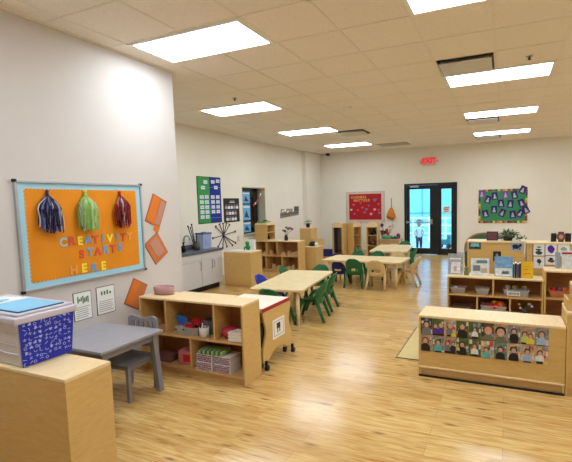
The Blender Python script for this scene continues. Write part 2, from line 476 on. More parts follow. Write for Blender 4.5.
t = thing('ride_on_toy', 'dark small ride-on toy standing outside the door', 'toy', (-1.82, 14.3, -.05))
m = MB(); m.box(-.2, .2, -.12, .12, .12, .3, TOYG, .03); m.box(.08, .2, -.1, .1, .28, .45, TOYG, .03); m.build('body', t)
for x in (-.14, .14):
    for y in (-.12, .12):
        m = MB(); m.cyl((x, y - .02, .08), (x, y + .02, .08), .08, .08, BLACK, 14); m.build('wheel', t)

# ------------------------------------------------------------------ shelving units
def shelf_unit(label, loc, rotz, W, D, H, mids=(), ups=(), lows=(), kick=.05, back=True, zmid=None, name='storage_shelf', topmat=None, closed=False, group=None, backm=None):
    """local: x 0..W, y 0 (open front) .. D (back)"""
    T = .019
    t = thing(name, label, 'shelf', loc, rotz, group)
    tm = topmat or MAPLE_LIT
    m = MB(); m.box(0, W, 0, D, H - T, H, tm, .003); m.build('top', t)
    m = MB(); m.box(0, T, 0, D, 0, H - T, MAPLE, .002); m.build('side_panel', t)
    m = MB(); m.box(W - T, W, 0, D, 0, H - T, MAPLE, .002); m.build('side_panel', t)
    if back:
        m = MB(); m.box(T, W - T, D - .014, D - .002, kick, H - T, backm or MAPLE_SHADE); m.build('back_panel', t)
    m = MB(); m.box(T, W - T, .004, D - .014, kick, kick + T, MAPLE_D); m.build('bottom', t)
    m = MB(); m.box(T, W - T, .02, .035, 0, kick, MAPLE_D); m.build('plinth', t)
    m = MB(); m.box(T, W - T, D - .03, D - .016, 0, kick, MAPLE_D); m.build('plinth', t)
    zm = zmid
    if closed:
        m = MB(); m.box(T, W - T, .001, .014, kick, H - T, MAPLE); m.build('front_panel', t)
    if zm:
        m = MB(); m.box(T, W - T, .003, D - .014, zm - T, zm, MAPLE_D, .001); m.build('shelf_board', t)
        for x in ups:
            m = MB(); m.box(x - T / 2, x + T / 2, .003, D - .014, zm, H - T, MAPLE_D, .001); m.build('divider', t)
        for x in lows:
            m = MB(); m.box(x - T / 2, x + T / 2, .003, D - .014, kick + T, zm - T, MAPLE_D, .001); m.build('divider', t)
    return t

# front left cabinet, its back to the camera
t = shelf_unit('closed maple cabinet in the near left corner with the blue storage box on it', (-1.998, 1.622, 0), 180, 1.30, .27, .704, zmid=.36, backm=MAPLE, ups=(.65,))
# toy shelf
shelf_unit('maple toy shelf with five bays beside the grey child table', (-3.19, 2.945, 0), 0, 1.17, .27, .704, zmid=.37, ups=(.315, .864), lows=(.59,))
# maple cabinet beside kitchen
shelf_unit('plain closed maple cabinet next to the white kitchen base cabinet', (-4.30, 7.0, 0), 180, .60, .40, .665, zmid=.34, backm=MAPLE, ups=())
# left far shelf
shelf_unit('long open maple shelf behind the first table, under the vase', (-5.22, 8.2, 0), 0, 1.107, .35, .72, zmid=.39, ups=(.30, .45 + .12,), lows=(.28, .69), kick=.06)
# low shelf in front right with photographs on its back
photo_shelf = shelf_unit('low maple shelf on the right with two rows of snapshots on its back', (.436, 4.03, 0), 180, 1.125, .345, .55, zmid=.3, backm=MAPLE, ups=(.56,), kick=.07)
m = MB(); m.box(0, 1.125, .343, .352, .082, .096, MAPLE_LIT, .002); m.build('rail', photo_shelf)
m = MB(); m.box(0, 1.125, .343, .349, 0, .018, DARKM); m.build('dark_strip', photo_shelf)  # thin dark strip along the bottom edge
# book shelf behind
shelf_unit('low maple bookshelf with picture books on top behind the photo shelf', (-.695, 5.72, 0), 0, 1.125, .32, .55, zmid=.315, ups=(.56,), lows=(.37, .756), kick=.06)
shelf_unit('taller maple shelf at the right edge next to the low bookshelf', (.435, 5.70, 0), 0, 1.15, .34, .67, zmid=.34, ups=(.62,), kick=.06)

# ------------------------------------------------------------------ tables and chairs
def child_table(label, loc, rotz, L, W, H, legm=BIRCH, ins=.1):
    t = thing('activity_table', label, 'table', loc, rotz, 'long toddler tables')
    m = MB(); m.flat(rrect(L, W, .05), H - .028, H, BIRCH); m.build('tabletop', t)
    m = MB(); m.flat(rrect(L + .004, W + .004, .052), H - .024, H - .004, mat('table_edge_band', (222, 190, 136), rough=.5)); m.build('edge_band', t)
    for sx in (-1, 1):
        for sy in (-1, 1):
            m = MB(); x, y = sx * (L / 2 - ins), sy * (W / 2 - ins)
            m.cyl((x, y, H - .03), (x, y, .015), .026, .02, legm, 14); m.cyl((x, y, .02), (x, y, 0), .018, .018, WHITE, 12)
            m.box(x - .045, x + .045, y - .045, y + .045, H - .034, H - .027, STEEL)
            m.build('leg', t)
    return t
child_table('long light table nearest the camera, beside the rolling craft cart', (-2.71, 5.28, 0), 97, 1.48, .72, .485)
child_table('long light table running crosswise, behind the nearest table', (-2.38, 7.56, 0), -2, 1.50, .76, .485)
child_table('long light table farthest back, closest to the glass door', (-2.34, 9.40, 0), 96, 1.40, .80, .485)

def make_chair(cm, label, s=1.0, name='toddler_chair', group=None):
    t = thing(name, label, 'chair', group=group)
    # seat: rounded slab, slightly dished
    m = MB(); b = bmesh.new(); n = 12
    vs_ = {}
    for i in range(n + 1):
        for j in range(n + 1):
            u, v = -1 + 2 * i / n, -1 + 2 * j / n
            x = u * math.sqrt(1 - .32 * v * v); y = v * math.sqrt(1 - .32 * u * u)
            z = .265 - .012 * (1 - u * u) * (1 - v * v) - (.012 * max(0, -v - .6) / .4)
            vs_[i, j] = b.verts.new((x * .165 * s, (y * .155 - .005) * s, z * s))
    for i in range(n):
        for j in range(n): b.faces.new((vs_[i, j], vs_[i + 1, j], vs_[i + 1, j + 1], vs_[i, j + 1]))
    r = bmesh.ops.solidify(b, geom=b.faces[:], thickness=.016 * s)
    m._add(b, cm, True); m.build('seat', t)
    # backrest: rounded shell with grip slot, curved around the sitter
    m = MB(); b = bmesh.new(); nx, nz = 16, 12; vs_ = {}
    z0, z1 = .235, .535
    for i in range(nx + 1):
        for j in range(nz + 1):
            u = -1 + 2 * i / nx; v = j / nz
            hw = .155 * (math.sqrt(max(0.0, 1 - max(0, (v - .45) / .58) ** 2.4)) if v > .45 else 1.0) * (0.93 + .07 * math.sin(v * 3))
            x = u * hw; z = z0 + (z1 - z0) * v
            y = .14 + .085 * v - .07 * (x / .155) ** 2
            vs_[i, j] = b.verts.new((x * s, y * s, z * s))
    for i in range(nx):
        for j in range(nz):
            if 4 <= i < nx - 4 and j in (3, 4): continue
            b.faces.new((vs_[i, j], vs_[i + 1, j], vs_[i + 1, j + 1], vs_[i, j + 1]))
    bmesh.ops.remove_doubles(b, verts=b.verts, dist=.0005)
    bmesh.ops.solidify(b, geom=b.faces[:], thickness=.014 * s)
    m._add(b, cm, True); m.build('backrest', t)
    for sx in (-1, 1):
        m = MB(); m.tube([(sx * .140 * s, .125 * s, .43 * s), (sx * .148 * s, .095 * s, .33 * s), (sx * .15 * s, .115 * s, .25 * s), (sx * .16 * s, .16 * s, .12 * s), (sx * .168 * s, .205 * s, 0)], [.012 * s, .018 * s, .026 * s, .022 * s, .019 * s], cm, 8); m.build('leg', t)
        m = MB(); m.tube([(sx * .12 * s, -.07 * s, .258 * s), (sx * .145 * s, -.115 * s, .225 * s), (sx * .158 * s, -.145 * s, .12 * s), (sx * .168 * s, -.185 * s, 0)], [.018 * s, .027 * s, .023 * s, .019 * s], cm, 8); m.build('leg', t)
    return t
GC = 'green toddler chairs'
g0 = make_chair(GREEN, 'x', group=GC)
spots = [
    ((-2.62, 4.56), 178, 'green toddler chair at the near end of the nearest table, next to the craft cart'),
    ((-2.36, 5.06), -80, 'green toddler chair on the right of the nearest table, the one closest to the camera'),
    ((-2.46, 5.62), -84, 'green toddler chair on the right of the nearest table, farther from the camera'),
    ((-3.14, 6.04), 96, 'green toddler chair left of the nearest table, before the long open shelf'),
    ((-2.74, 6.13), 6, 'green toddler chair at the far end of the nearest table'),
    ((-2.50, 7.33), 180, 'green toddler chair pushed under the crosswise table, beside the tan chair'),
    ((-2.79, 8.13), 0, 'green toddler chair behind the crosswise table, left one of the two green ones'),
    ((-2.36, 8.15), 3, 'green toddler chair behind the crosswise table, between a green and a tan chair'),
    ((-2.84, 9.02), 95, 'green toddler chair at the left side of the farthest table'),
    ((-1.96, 9.14), -84, 'green toddler chair at the right side of the farthest table, towards the door'),
    ((-2.28, 10.35), 4, 'green toddler chair at the far end of the farthest table, before the door')]
for i, (p, a, lb) in enumerate(spots):
    c = g0 if i == 0 else copy_tree(g0)
    place(c, (p[0], p[1], 0), a, lb)
n0 = make_chair(TAN, 'tan toddler chair with its back to the camera at the crosswise table', group='tan toddler chairs')
place(n0, (-2.06, 7.24, 0), 180)
place(copy_tree(n0), (-1.63, 7.68, 0), -92, 'tan toddler chair at the right end of the crosswise table')
place(copy_tree(n0), (-1.955, 8.15, 0), 0, 'tan toddler chair facing the camera behind the crosswise table')
b0 = make_chair(BLUE, 'bright blue toddler chair at the left side of the nearest table', group='blue toddler chairs')
place(b0, (-3.07, 5.22, 0), 94)
b1 = make_chair(mat('navy_plastic', (24, 34, 110), rough=.4), 'small dark blue toddler chair tucked under the left end of the crosswise table', .84)
place(b1, (-2.88, 7.50, 0), 182)

# grey child table and slatted chair
TOPG = mat('grey_table_top', (156, 154, 160), rough=.4, noise=.03)
t = thing('child_table', 'grey wooden child table against the near wall under the bulletin board', 'table', (-2.985, 2.36, 0))
m = MB(); m.box(-.355, .355, -.30, .30, .50, .522, TOPG, .004); m.build('tabletop', t)
m = MB()
m.box(-.31, .31, -.26, -.242, .44, .50, GREY); m.box(-.31, .31, .242, .26, .44, .50, GREY); m.box(-.31, -.292, -.26, .26, .44, .50, GREY); m.box(.292, .31, -.26, .26, .44, .50, GREY)
m.build('apron', t)
for sx in (-1, 1):
    for sy in (-1, 1):
        m = MB(); m.box(-.024, .024, -.024, .024, 0, .5, GREY, .003, Matrix(((1, 0, -.06 * sx, 0), (0, 1, -.04 * sy, 0), (0, 0, 1, 0), (0, 0, 0, 1))))
        o = m.build('leg', t, (sx * .325, sy * .262, 0))
t = thing('slat_chair', 'small grey slat-back chair pushed under the grey child table', 'chair', (-2.87, 2.50, 0), 3)
GR2 = mat('grey_paint_dark', (118, 113, 112), rough=.45, noise=.04)
m = MB(); m.box(-.165, .165, -.17, .16, .285, .305, GR2, .006); m.build('seat', t)
for sx in (-1, 1):
    m = MB(); m.box(-.015, .015, -.015, .015, 0, .285, GREY, .003); m.build('leg', t, (sx * .14, -.145, 0))
    m = MB(); m.box(-.015, .015, -.015, .015, 0, .595, GREY, .003, Matrix(((1, 0, 0, 0), (0, 1, .07, 0), (0, 0, 1, 0), (0, 0, 0, 1)))); m.build('leg', t, (sx * .14, .15, 0))
m = MB(); m.box(-.13, .13, -.12, -.108, .245, .285, GREY); m.box(-.13, .13, .12, .132, .245, .285, GREY); m.box(-.13, -.118, -.12, .12, .245, .285, GREY); m.box(.118, .13, -.12, .12, .245, .285, GREY)
m.build('seat_frame', t)
m = MB(); m.poly([(-.15, .565), (-.15, .60), (-.11, .612), (0, .592), (.11, .612), (.15, .60), (.15, .565)], .178, .196, GREY); m.build('top_rail', t)
m = MB(); m.box(-.13, .13, .165, .18, .35, .38, GREY, .002); m.build('lower_rail', t)
for k in range(5):
    m = MB(); x = -.1 + k * .05; m.box(x - .013, x + .013, .172, .184, .375, .568, GREY, .001); m.build('slat', t)

# ------------------------------------------------------------------ storage box on the near cabinet
t = thing('storage_box', 'white plastic storage box with blue doodle print side and pale lid on near cabinet', 'storage box', (-2.365, 1.375, .704), -2)
BOXW = mat('box_white_plastic', (222, 218, 224), rough=.35, noise=.02)
LID = mat('lid_plastic', (204, 196, 208), rough=.3, noise=.02)
LAV = mat('latch_purple', (118, 70, 130), rough=.35)
PB = mat('print_blue', (28, 44, 172), rough=.5)
b = bmesh.new()
L0, W0, H0, tp = .62, .275, .262, .02
lo = [b.verts.new(v) for v in ((-L0, 0, 0), (0, 0, 0), (0, W0, 0), (-L0, W0, 0))]
hi = [b.verts.new(v) for v in ((-L0 - tp, -tp, H0), (tp, -tp, H0), (tp, W0 + tp, H0), (-L0 - tp, W0 + tp, H0))]
b.faces.new(lo[::-1]); b.faces.new(hi)
for k in range(4): b.faces.new((lo[k], lo[(k + 1) % 4], hi[(k + 1) % 4], hi[k]))
bmesh.ops.bevel(b, geom=b.edges[:], offset=.008, segments=2, affect='EDGES')
m = MB(); m._add(b, BOXW); m.build('body', t)
m = MB()
for z in (.07, .12): m.box(-.60, -.02, -.012, .0, z, z + .006, LID, .001)
m.build('rib', t)
# printed sheet on the +X end with doodles
M = Matrix(((0, 1, 0, 0), (1, 0, 0, 0), (0, 0, 1, 0), (0, 0, 0, 1)))
shear = Matrix(((1, 0, tp / H0, .002), (0, 1, 0, 0), (0, 0, 1, 0), (0, 0, 0, 1)))
m = MB(); m.poly([(.0, .004), (W0, .004), (W0 + tp - .004, H0 - .006), (-tp + .004, H0 - .006)], 0, .003, PB, shear @ M)
sheet = m.build('printed_sheet', t)
DW = mat('doodle_lilac', (176, 182, 238), rough=.6)
m = MB(); rr = random.Random(4)
def ring(m, cx, cz, r, w, y0, y1, mt, mtx, n=10):
    pts_o = [(cx + r * math.cos(2 * math.pi * k / n), cz + r * math.sin(2 * math.pi * k / n)) for k in range(n)]
    for k in range(n):
        a, c = pts_o[k], pts_o[(k + 1) % n]
        ai = (cx + (a[0] - cx) * (1 - w / r), cz + (a[1] - cz) * (1 - w / r)); ci = (cx + (c[0] - cx) * (1 - w / r), cz + (c[1] - cz) * (1 - w / r))
        m.poly([a, c, ci, ai], y0, y1, mt, mtx)
def heart(cx, cz, s, a=0):
    pts = []
    for k in range(18):
        th = 2 * math.pi * k / 18
        x = 16 * math.sin(th) ** 3; z = 13 * math.cos(th) - 5 * math.cos(2 * th) - 2 * math.cos(3 * th) - math.cos(4 * th)
        x, z = x * s / 32, z * s / 32
        pts.append((cx + x * math.cos(a) - z * math.sin(a), cz + x * math.sin(a) + z * math.cos(a)))
    return pts
Y0, Y1 = .003, .0042
for i in range(10):
    for j in range(9):
        cx = .016 + i * .027 + rr.uniform(-.006, .006); cz = .02 + j * .027 + rr.uniform(-.006, .006)
        k = rr.randrange(5); a = rr.uniform(0, 3.1)
        if j == 0 and i > 4: continue
        if k == 0: ring(m, cx, cz, .009, .003, Y0, Y1, DW, shear @ M, 8)
        elif k == 1: m.poly(heart(cx, cz, .02, a), Y0, Y1, DW, shear @ M)
        elif k == 2:
            ca, sa = math.cos(a), math.sin(a)
            for (u0, v0, u1, v1) in ((-.009, -.0015, .009, .0015), (-.0015, -.009, .0015, .009)):
                m.poly([(cx + ca * p - sa * q, cz + sa * p + ca * q) for p, q in ((u0, v0), (u1, v0), (u1, v1), (u0, v1))], Y0, Y1, DW, shear @ M)
        elif k == 3:
            for q in range(5):
                th0, th1 = a + q * .7, a + (q + 1) * .7
                m.poly([(cx + r_ * math.cos(th), cz + r_ * math.sin(th)) for r_, th in ((.01, th0), (.01, th1), (.007, th1), (.007, th0))], Y0, Y1, DW, shear @ M)
        else:
            ca, sa = math.cos(a), math.sin(a)
            m.poly([(cx + ca * p - sa * q, cz + sa * p + ca * q) for p, q in ((-.01, -.001), (.01, -.0022), (.01, .0022), (-.01, .001))], Y0, Y1, DW, shear @ M)
m.build('doodle_print', sheet)
m = MB(); m.box(-.66, .035, -.04, .315, .245, .285, LID, .014, seg=3); m.box(-.64, .018, -.02, .295, .283, .300, LID, .008, seg=3); ld = m.build('lid', t)
m = MB(); m.box(-.60, -.20, -.050, -.030, .225, .262, LAV, .006); m.cyl((-.215, -.052, .25), (-.215, -.03, .25), .012, .012, LAV, 10); m.build('latch', t)
m = MB(); m.box(-.35, -.2, .30, .325, .20, .25, LAV, .006); m.build('latch', t)
LBL = mat('pale_blue_card', (134, 196, 228), rough=.45, noise=.02)
FL = mat('folder_line', (60, 100, 130), rough=.5)
t = thing('pocket_folder', 'pale blue folder lying flat on the storage box lid', 'folder', (-2.455, 1.385, 1.0045), -2)
m = MB(); m.box(-.25, .085, .0, .245, 0, .006, LBL, .002); m.build('cover', t)
m = MB(); m.box(.078, .0865, -.002, .247, -.0005, .0068, FL); m.box(-.252, .0865, -.004, .002, -.0005, .0068, FL); m.build('binding', t)
t = thing('loose_paper', 'loose white paper sheets lying behind the blue folder on the storage box lid', 'paper', (-2.79, 1.50, 1.0045), 8)
m = MB(); m.box(-.12, .1, -.08, .14, 0, .003, WHITE); m.box(-.15, .07, -.06, .13, .003, .006, WHITE, 0, Matrix.Rotation(.3, 4, 'Z')); m.build('sheet', t)
m = MB()
m.flat([(-.07, -.05), (.05, -.03), (.06, .03), (-.05, .02)], .006, .012, LBL, Matrix.Rotation(.5, 4, 'Z')); tag(m.build('blue_slip', t), 'pale blue paper slip')

# ------------------------------------------------------------------ bulletin board on the near wall
BX = XP
def wallL(name, label, cat, y, z, x=XP, group=None):   # local x -> +Y, front faces +X
    return thing(name, label, cat, (x, y, z), 90, group)
t = wallL('bulletin_board', 'orange bulletin board with pale blue scalloped border on the near wall', 'bulletin board', 2.61, 1.347)
hw, hh = .605, .43
ALU = mat('aluminium', (176, 180, 186), rough=.35, metal=.7)
BLB = mat('border_blue', (164, 212, 228), rough=.7, noise=.02)
ORG = mat('orange_paper', (228, 140, 14), rough=.75, noise=.04, nscale=5, bump=.2)
m = MB()
for a in ((-hw, -hw + .018, -hh, hh), (hw - .018, hw, -hh, hh), (-hw, hw, -hh, -hh + .018), (-hw, hw, hh - .018, hh)): m.box(a[0], a[1], -.025, 0, a[2], a[3], ALU, .002)
m.build('frame', t)
for sx in (-1, 1):
    for sz in (-1, 1): m = MB(); m.box(sx * hw - .016 * (sx > 0) * 1 - .008 * (sx < 0), sx * hw + .008 * (sx > 0) + .016 * (sx < 0), -.028, 0, sz * hh - .014 * (sz > 0) - .008 * (sz < 0), sz * hh + .008 * (sz > 0) + .014 * (sz < 0), BLACK, .002); tag(m.build('corner_cap', t), 'black corner cap')
m = MB(); m.box(-hw + .017, hw - .017, -.012, 0, -hh + .017, hh - .017, BLB); m.build('border', t)
iw, ih = .53, .36
pts = []
def scallop(x0, z0, x1, z1, n, nx_, nz_):
    for k in range(n):
        for q in range(4):
            u = (k + q / 4) / n; a = math.pi * q / 4
            d = .010 * math.sin(a)
            pts.append((x0 + (x1 - x0) * u - nx_ * d, z0 + (z1 - z0) * u - nz_ * d))
scallop(-iw, -ih, iw, -ih, 34, 0, 1); scallop(iw, -ih, iw, ih, 24, -1, 0); scallop(iw, ih, -iw, ih, 34, 0, -1); scallop(-iw, ih, -iw, -ih, 24, 1, 0)
m = MB(); m.poly(pts, -.0145, -.012, ORG); m.build('orange_backing', t)
LC = {'Y': mat('letter_yellow', (250, 226, 60), rough=.6), 'B': mat('letter_blue', (116, 160, 196), rough=.6), 'R': mat('letter_red', (226, 86, 60), rough=.6),
      'P': mat('letter_peach', (240, 160, 70), rough=.6), 'G': mat('letter_grey', (176, 190, 190), rough=.6)}
CN = {'Y': 'yellow', 'B': 'grey-blue', 'R': 'red-orange', 'P': 'pale orange', 'G': 'pale grey'}
ORD = ['first', 'second', 'third', 'fourth', 'fifth', 'sixth', 'seventh', 'eighth', 'ninth', 'tenth']
def word(txt, cols, y0, z0, y1, z1, size):
    n = len(txt)
    for i, (ch, c) in enumerate(zip(txt, cols)):
        u = i / (n - 1)
        o = add_me('paper_letter', letter(ch, size, LC[c], .004), None, (XP + .019, y0 + (y1 - y0) * u, z0 + (z1 - z0) * u + (.004 if i % 2 else -.003)), 90)
        o.rotation_euler.y = 0
        tag(o, '%s paper letter %s, %s in the word %s on the orange board' % (CN[c], ch, ORD[i], txt), 'paper letter', 'letters on the orange board')
word('CREATIVITY', 'GRYBRBYBRP', 2.355, 1.275, 3.035, 1.265, .098)
word('STARTS', 'RBRBRB', 2.515, 1.155, 2.915, 1.172, .098)
word('HERE', 'PYBY', 2.43, 1.03, 2.72, 1.018, .102)
def pompom(y, cols, lb):
    t = wallL('pom_pom', lb, 'pom-pom', y, 1.68, XP + .016, 'streamer pom-poms on the orange board')
    mm = [mat('streamer_' + n_, c, rough=.35, noise=.03) for n_, c in cols] + [mat('streamer_' + cols[-1][0] + '_tint', tuple(int(v * .2 + 255 * .79) for v in cols[-1][1]), rough=.3)]
    m = MB(); m.cyl((0, -.012, -.03), (0, -.012, .02), .013, .009, mm[0], 8); m.ball((0, -.014, .015), .014, mm[0], n=8); m.build('handle', t)
    rg = random.Random(int(y * 100))
    strips = {k: bmesh.new() for k in range(len(mm))}
    for k in range(150):
        th = rg.uniform(-1, 1); front = rg.uniform(0, 1)
        L = rg.uniform(.23, .31); w = rg.uniform(.0035, .006)
        bmx = strips[k % len(mm)]; prev = None
        fl = (.07 + .04 * rg.random()) * th * math.sqrt(1 - .4 * front)
        bow = .03 + .045 * front
        tw = rg.uniform(-.8, .8)
        for q in range(7):
            u = q / 6
            s_ = math.sin(min(1, u * 1.8) * math.pi / 2)
            x = fl * s_ + .006 * math.sin(u * 9 + k); z = -.015 - L * u + .015 * math.sin(u * math.pi)
            y_ = -.012 - bow * s_ * math.sqrt(max(0, 1 - (.9 * th) ** 2)) - .003 * math.sin(k + u * 7)
            dx, dy = w * math.cos(tw), w * math.sin(tw)
            cur = (bmx.verts.new((x - dx, y_ - dy, z)), bmx.verts.new((x + dx, y_ + dy, z)))
            if prev: bmx.faces.new((prev[0], prev[1], cur[1], cur[0]))
            prev = cur
    m = MB()
    for k, bmx in strips.items():
        bmesh.ops.solidify(bmx, geom=bmx.faces[:], thickness=.0006)
        m._add(bmx, mm[k])
    m.build('streamers', t)
pompom(2.245, [('navy', (38, 36, 96)), ('violet', (92, 70, 140)), ('dark_plum', (40, 22, 58)), ('silver_blue', (120, 130, 190))], 'navy and purple streamer pom-pom, left of the three on the orange board')
pompom(2.58, [('lime', (176, 222, 110)), ('mint', (206, 240, 176)), ('leaf', (140, 196, 90)), ('pale_lime', (214, 238, 150))], 'lime green streamer pom-pom, middle of the three on the orange board')
pompom(2.945, [('red', (186, 36, 38)), ('dark_red', (130, 20, 28)), ('coral', (214, 84, 72)), ('crimson', (160, 28, 40))], 'red streamer pom-pom, right of the three on the orange board')
# tilted orange collage sheets
OR1 = mat('orange_collage', (206, 116, 58), rough=.7, noise=.1, nscale=8); OR2 = mat('orange_strip', (226, 122, 34), rough=.7, noise=.04); ORE = mat('collage_edge', (150, 84, 60), rough=.8); ORM = mat('collage_mauve', (196, 140, 118), rough=.7)
def collage(y, z, w, h, ang, strips, lb, tail=False):
    t = wallL('paper_collage', lb, 'artwork', y, z, group='orange collages beside the bulletin board')
    Mx = Matrix.Rotation(R(ang), 4, 'Y')
    m = MB(); m.box(-w / 2, w / 2, -.004, 0, -h / 2, h / 2, ORE, 0, Mx); m.box(-w / 2 + .006, w / 2 - .006, -.006, -.004, -h / 2 + .006, h / 2 - .006, OR1, 0, Mx); m.build('sheet', t)
    for (x0, x1, z0, z1, c) in strips:
        m = MB(); m.box(x0, x1, -.010, -.006, z0, z1, {'o': OR2, 'm': ORM}[c], 0, Mx); m.build('paper_strip', t)
collage(3.415, 1.505, .21, .31, 25, [(-.09, .0, -.14, .14, 'o'), (.02, .09, -.13, .13, 'm'), (.03, .105, -.20, -.15, 'o')], 'tilted orange paper collage beside the board, uppermost of three, with a flap hanging loose')
collage(3.39, 1.11, .22, .27, -32, [(-.05, .07, -.09, .1, 'm')], 'tilted orange paper collage beside the board, middle of three')
collage(3.085, .685, .20, .27, 30, [(-.08, -.01, -.12, .12, 'o')], 'tilted orange paper collage just above the toy shelf, lowest of three')
# two framed notices
PG = mat('print_grey', (150, 152, 150), rough=.7); PGR = mat('print_green', (74, 120, 84), rough=.7)
def notice(y, z, w, h, lb, green):
    t = wallL('wall_notice', lb, 'notice', y, z, group='notices under the orange board')
    m = MB(); m.box(-w / 2, w / 2, -.004, 0, -h / 2, h / 2, mat('notice_border', (92, 92, 90), rough=.6)); m.build('backing', t)
    m = MB(); m.box(-w / 2 + .006, w / 2 - .006, -.006, -.004, -h / 2 + .006, h / 2 - .006, WHITE); m.build('page', t)
    m = MB(); rg = random.Random(int(y * 10))
    if green:
        for k in range(7): m.box(-.05 + .016 * k, -.04 + .016 * k, -.008, -.006, .03 + rg.uniform(-.01, .02), .06 + rg.uniform(0, .03), PGR)
    else:
        for k in range(4): m.box(-.05 + .03 * k, -.035 + .03 * k, -.008, -.006, .05, .07 + rg.uniform(0, .02), PGR)
    m.build('picture', t)
    m = MB()
    for k in range(6): m.box(-w / 2 + .02, w / 2 - .02 - rg.uniform(0, .03), -.008, -.006, -.10 + k * .018, -.095 + k * .018, PG)
    m.build('text_lines', t)
notice(2.50, .703, .175, .25, 'left framed white notice with a green picture under the orange board', True)
notice(2.735, .706, .195, .258, 'right framed white notice with small drawings under the orange board', False)

# ------------------------------------------------------------------ things on and in the toy shelf
PINK = mat('dusty_pink', (184, 140, 140), rough=.6)
m = MB()
pr = [(.105, 0), (.115, .05)]
m.lathe([(.001, 0), (.110, 0), (.118, .075), (.112, .075), (.104, .006), (.001, .006)], PINK, n=24, sy=.6)
tag(m.build('oval_tray', loc=(-3.03, 3.11, .704)), 'dusty pink oval tray on the left end of the toy shelf top', 'tray')
CLEAR = mat('frosted_plastic', (206, 208, 206), rough=.3, alpha=.45, noise=.02)
def basket(name, label, cat, loc, w, d, h, bm_, rotz=0, group=None, rim=None, tp=.012):
    t = thing(name, label, cat, loc, rotz, group)
    b = bmesh.new(); T = .004
    def loopv(hw_, hd_, z): return [b.verts.new(v) for v in ((-hw_, -hd_, z), (hw_, -hd_, z), (hw_, hd_, z), (-hw_, hd_, z))]
    w2, d2 = w / 2, d / 2
    A = loopv(w2 - tp, d2 - tp, 0); B = loopv(w2, d2, h); C = loopv(w2 - T, d2 - T, h); D = loopv(w2 - tp - T, d2 - tp - T, T)
    b.faces.new(A[::-1]); b.faces.new(D)
    for P_, Q_ in ((A, B), (B, C), (C, D)):
        for k in range(4): b.faces.new((P_[k], P_[(k + 1) % 4], Q_[(k + 1) % 4], Q_[k]))
    m = MB(); m._add(b, bm_); m.build('body', t)
    m = MB(); rmx = rim or bm_
    for a in ((-w2 - .006, w2 + .006, -d2 - .006, -d2), (-w2 - .006, w2 + .006, d2, d2 + .006), (-w2 - .006, -w2, -d2, d2), (w2, w2 + .006, -d2, d2)): m.box(a[0], a[1], a[2], a[3], h - .01, h, rmx)
    m.build('rim', t)
    return t
ZS = .371
basket('toy_basket', 'clear plastic basket of colourful toys in the upper middle bay', 'basket', (-2.66, 3.07, ZS), .25, .18, .07, CLEAR)
def blob(name, label, cat, loc, r, m_, sx=1, sy=1, sz=1, grp=None):
    m = MB(); m.ball((0, 0, 0), r, m_, sx, sy, sz); return tag(m.build(name, loc=loc), label, cat, grp)
RD = mat('toy_red', (204, 34, 34), rough=.35); YL = mat('toy_yellow', (236, 190, 50), rough=.35); OG = mat('toy_orange', (232, 110, 30), rough=.4); GYD = mat('toy_grey_green', (96, 108, 100), rough=.5)
def toycar(loc, m_, lb, rot=0, s=1):
    t = thing('toy_car', lb, 'toy car', loc, rot)
    m = MB(); m.box(-.05 * s, .05 * s, -.022 * s, .022 * s, .01 * s, .035 * s, m_, .006 * s); m.box(-.025 * s, .03 * s, -.02 * s, .02 * s, .033 * s, .055 * s, m_, .008 * s); m.build('body', t)
    for x in (-.03, .03):
        for y in (-.022, .022):
            m = MB(); m.cyl((x * s, (y - .004) * s, .012 * s), (x * s, (y + .004) * s, .012 * s), .012 * s, .012 * s, BLACK, 10); m.build('wheel', t)
def toyblock(loc, m_, lb, rot=0, s=.05):
    m = MB(); m.box(-s / 2, s / 2, -s / 2, s / 2, 0, s, m_, .004)
    for q in (-1, 1): m.cyl((q * s * .25, 0, s), (q * s * .25, 0, s + .008), s * .16, s * .16, m_, 10)
    tag(m.build('toy_block', loc=loc, rotz=rot), lb, 'toy block', 'toys in the clear basket')
z = ZS + .006
toyblock((-2.745, 3.03, z), YL, 'yellow toy block at the left in the clear toy basket', 10, .05)
toycar((-2.67, 3.02, z + .03), RD, 'red toy car in front in the clear toy basket', 15, 1.1)
toycar((-2.64, 3.10, z + .05), RD, 'red toy truck at the back of the clear toy basket', -20, 1.3)
toyblock((-2.585, 3.02, z), OG, 'orange toy block at the right in the clear toy basket', 30, .05)
toyblock((-2.70, 3.10, z + .02), mat('toy_teal', (60, 120, 150)), 'teal toy block at the back left of the clear toy basket', 40, .06)
toyblock((-2.60, 3.11, z), GYD, 'grey-green toy block at the back right of the clear toy basket', 20, .07)
BF = mat('fan_blue', (50, 108, 190), rough=.4)
t = thing('paper_fan', 'blue fan standing at the left of the upper middle bay', 'fan', (-2.79, 3.05, ZS), 0)
for k in range(6):
    a = R(62 + k * 9); m = MB(); m.poly([(0, 0), (.02 * math.sin(a) + .15 * math.cos(a), .15 * math.sin(a)), (.15 * math.cos(a) - .02 * math.sin(a), .15 * math.sin(a) + .006)], -.002 + k * .002, .0 + k * .002, BF); m.build('blade', t)
m = MB(); m.cyl((0, -.004, .008), (0, .014, .008), .01, .01, BF, 8); m.build('pivot', t)
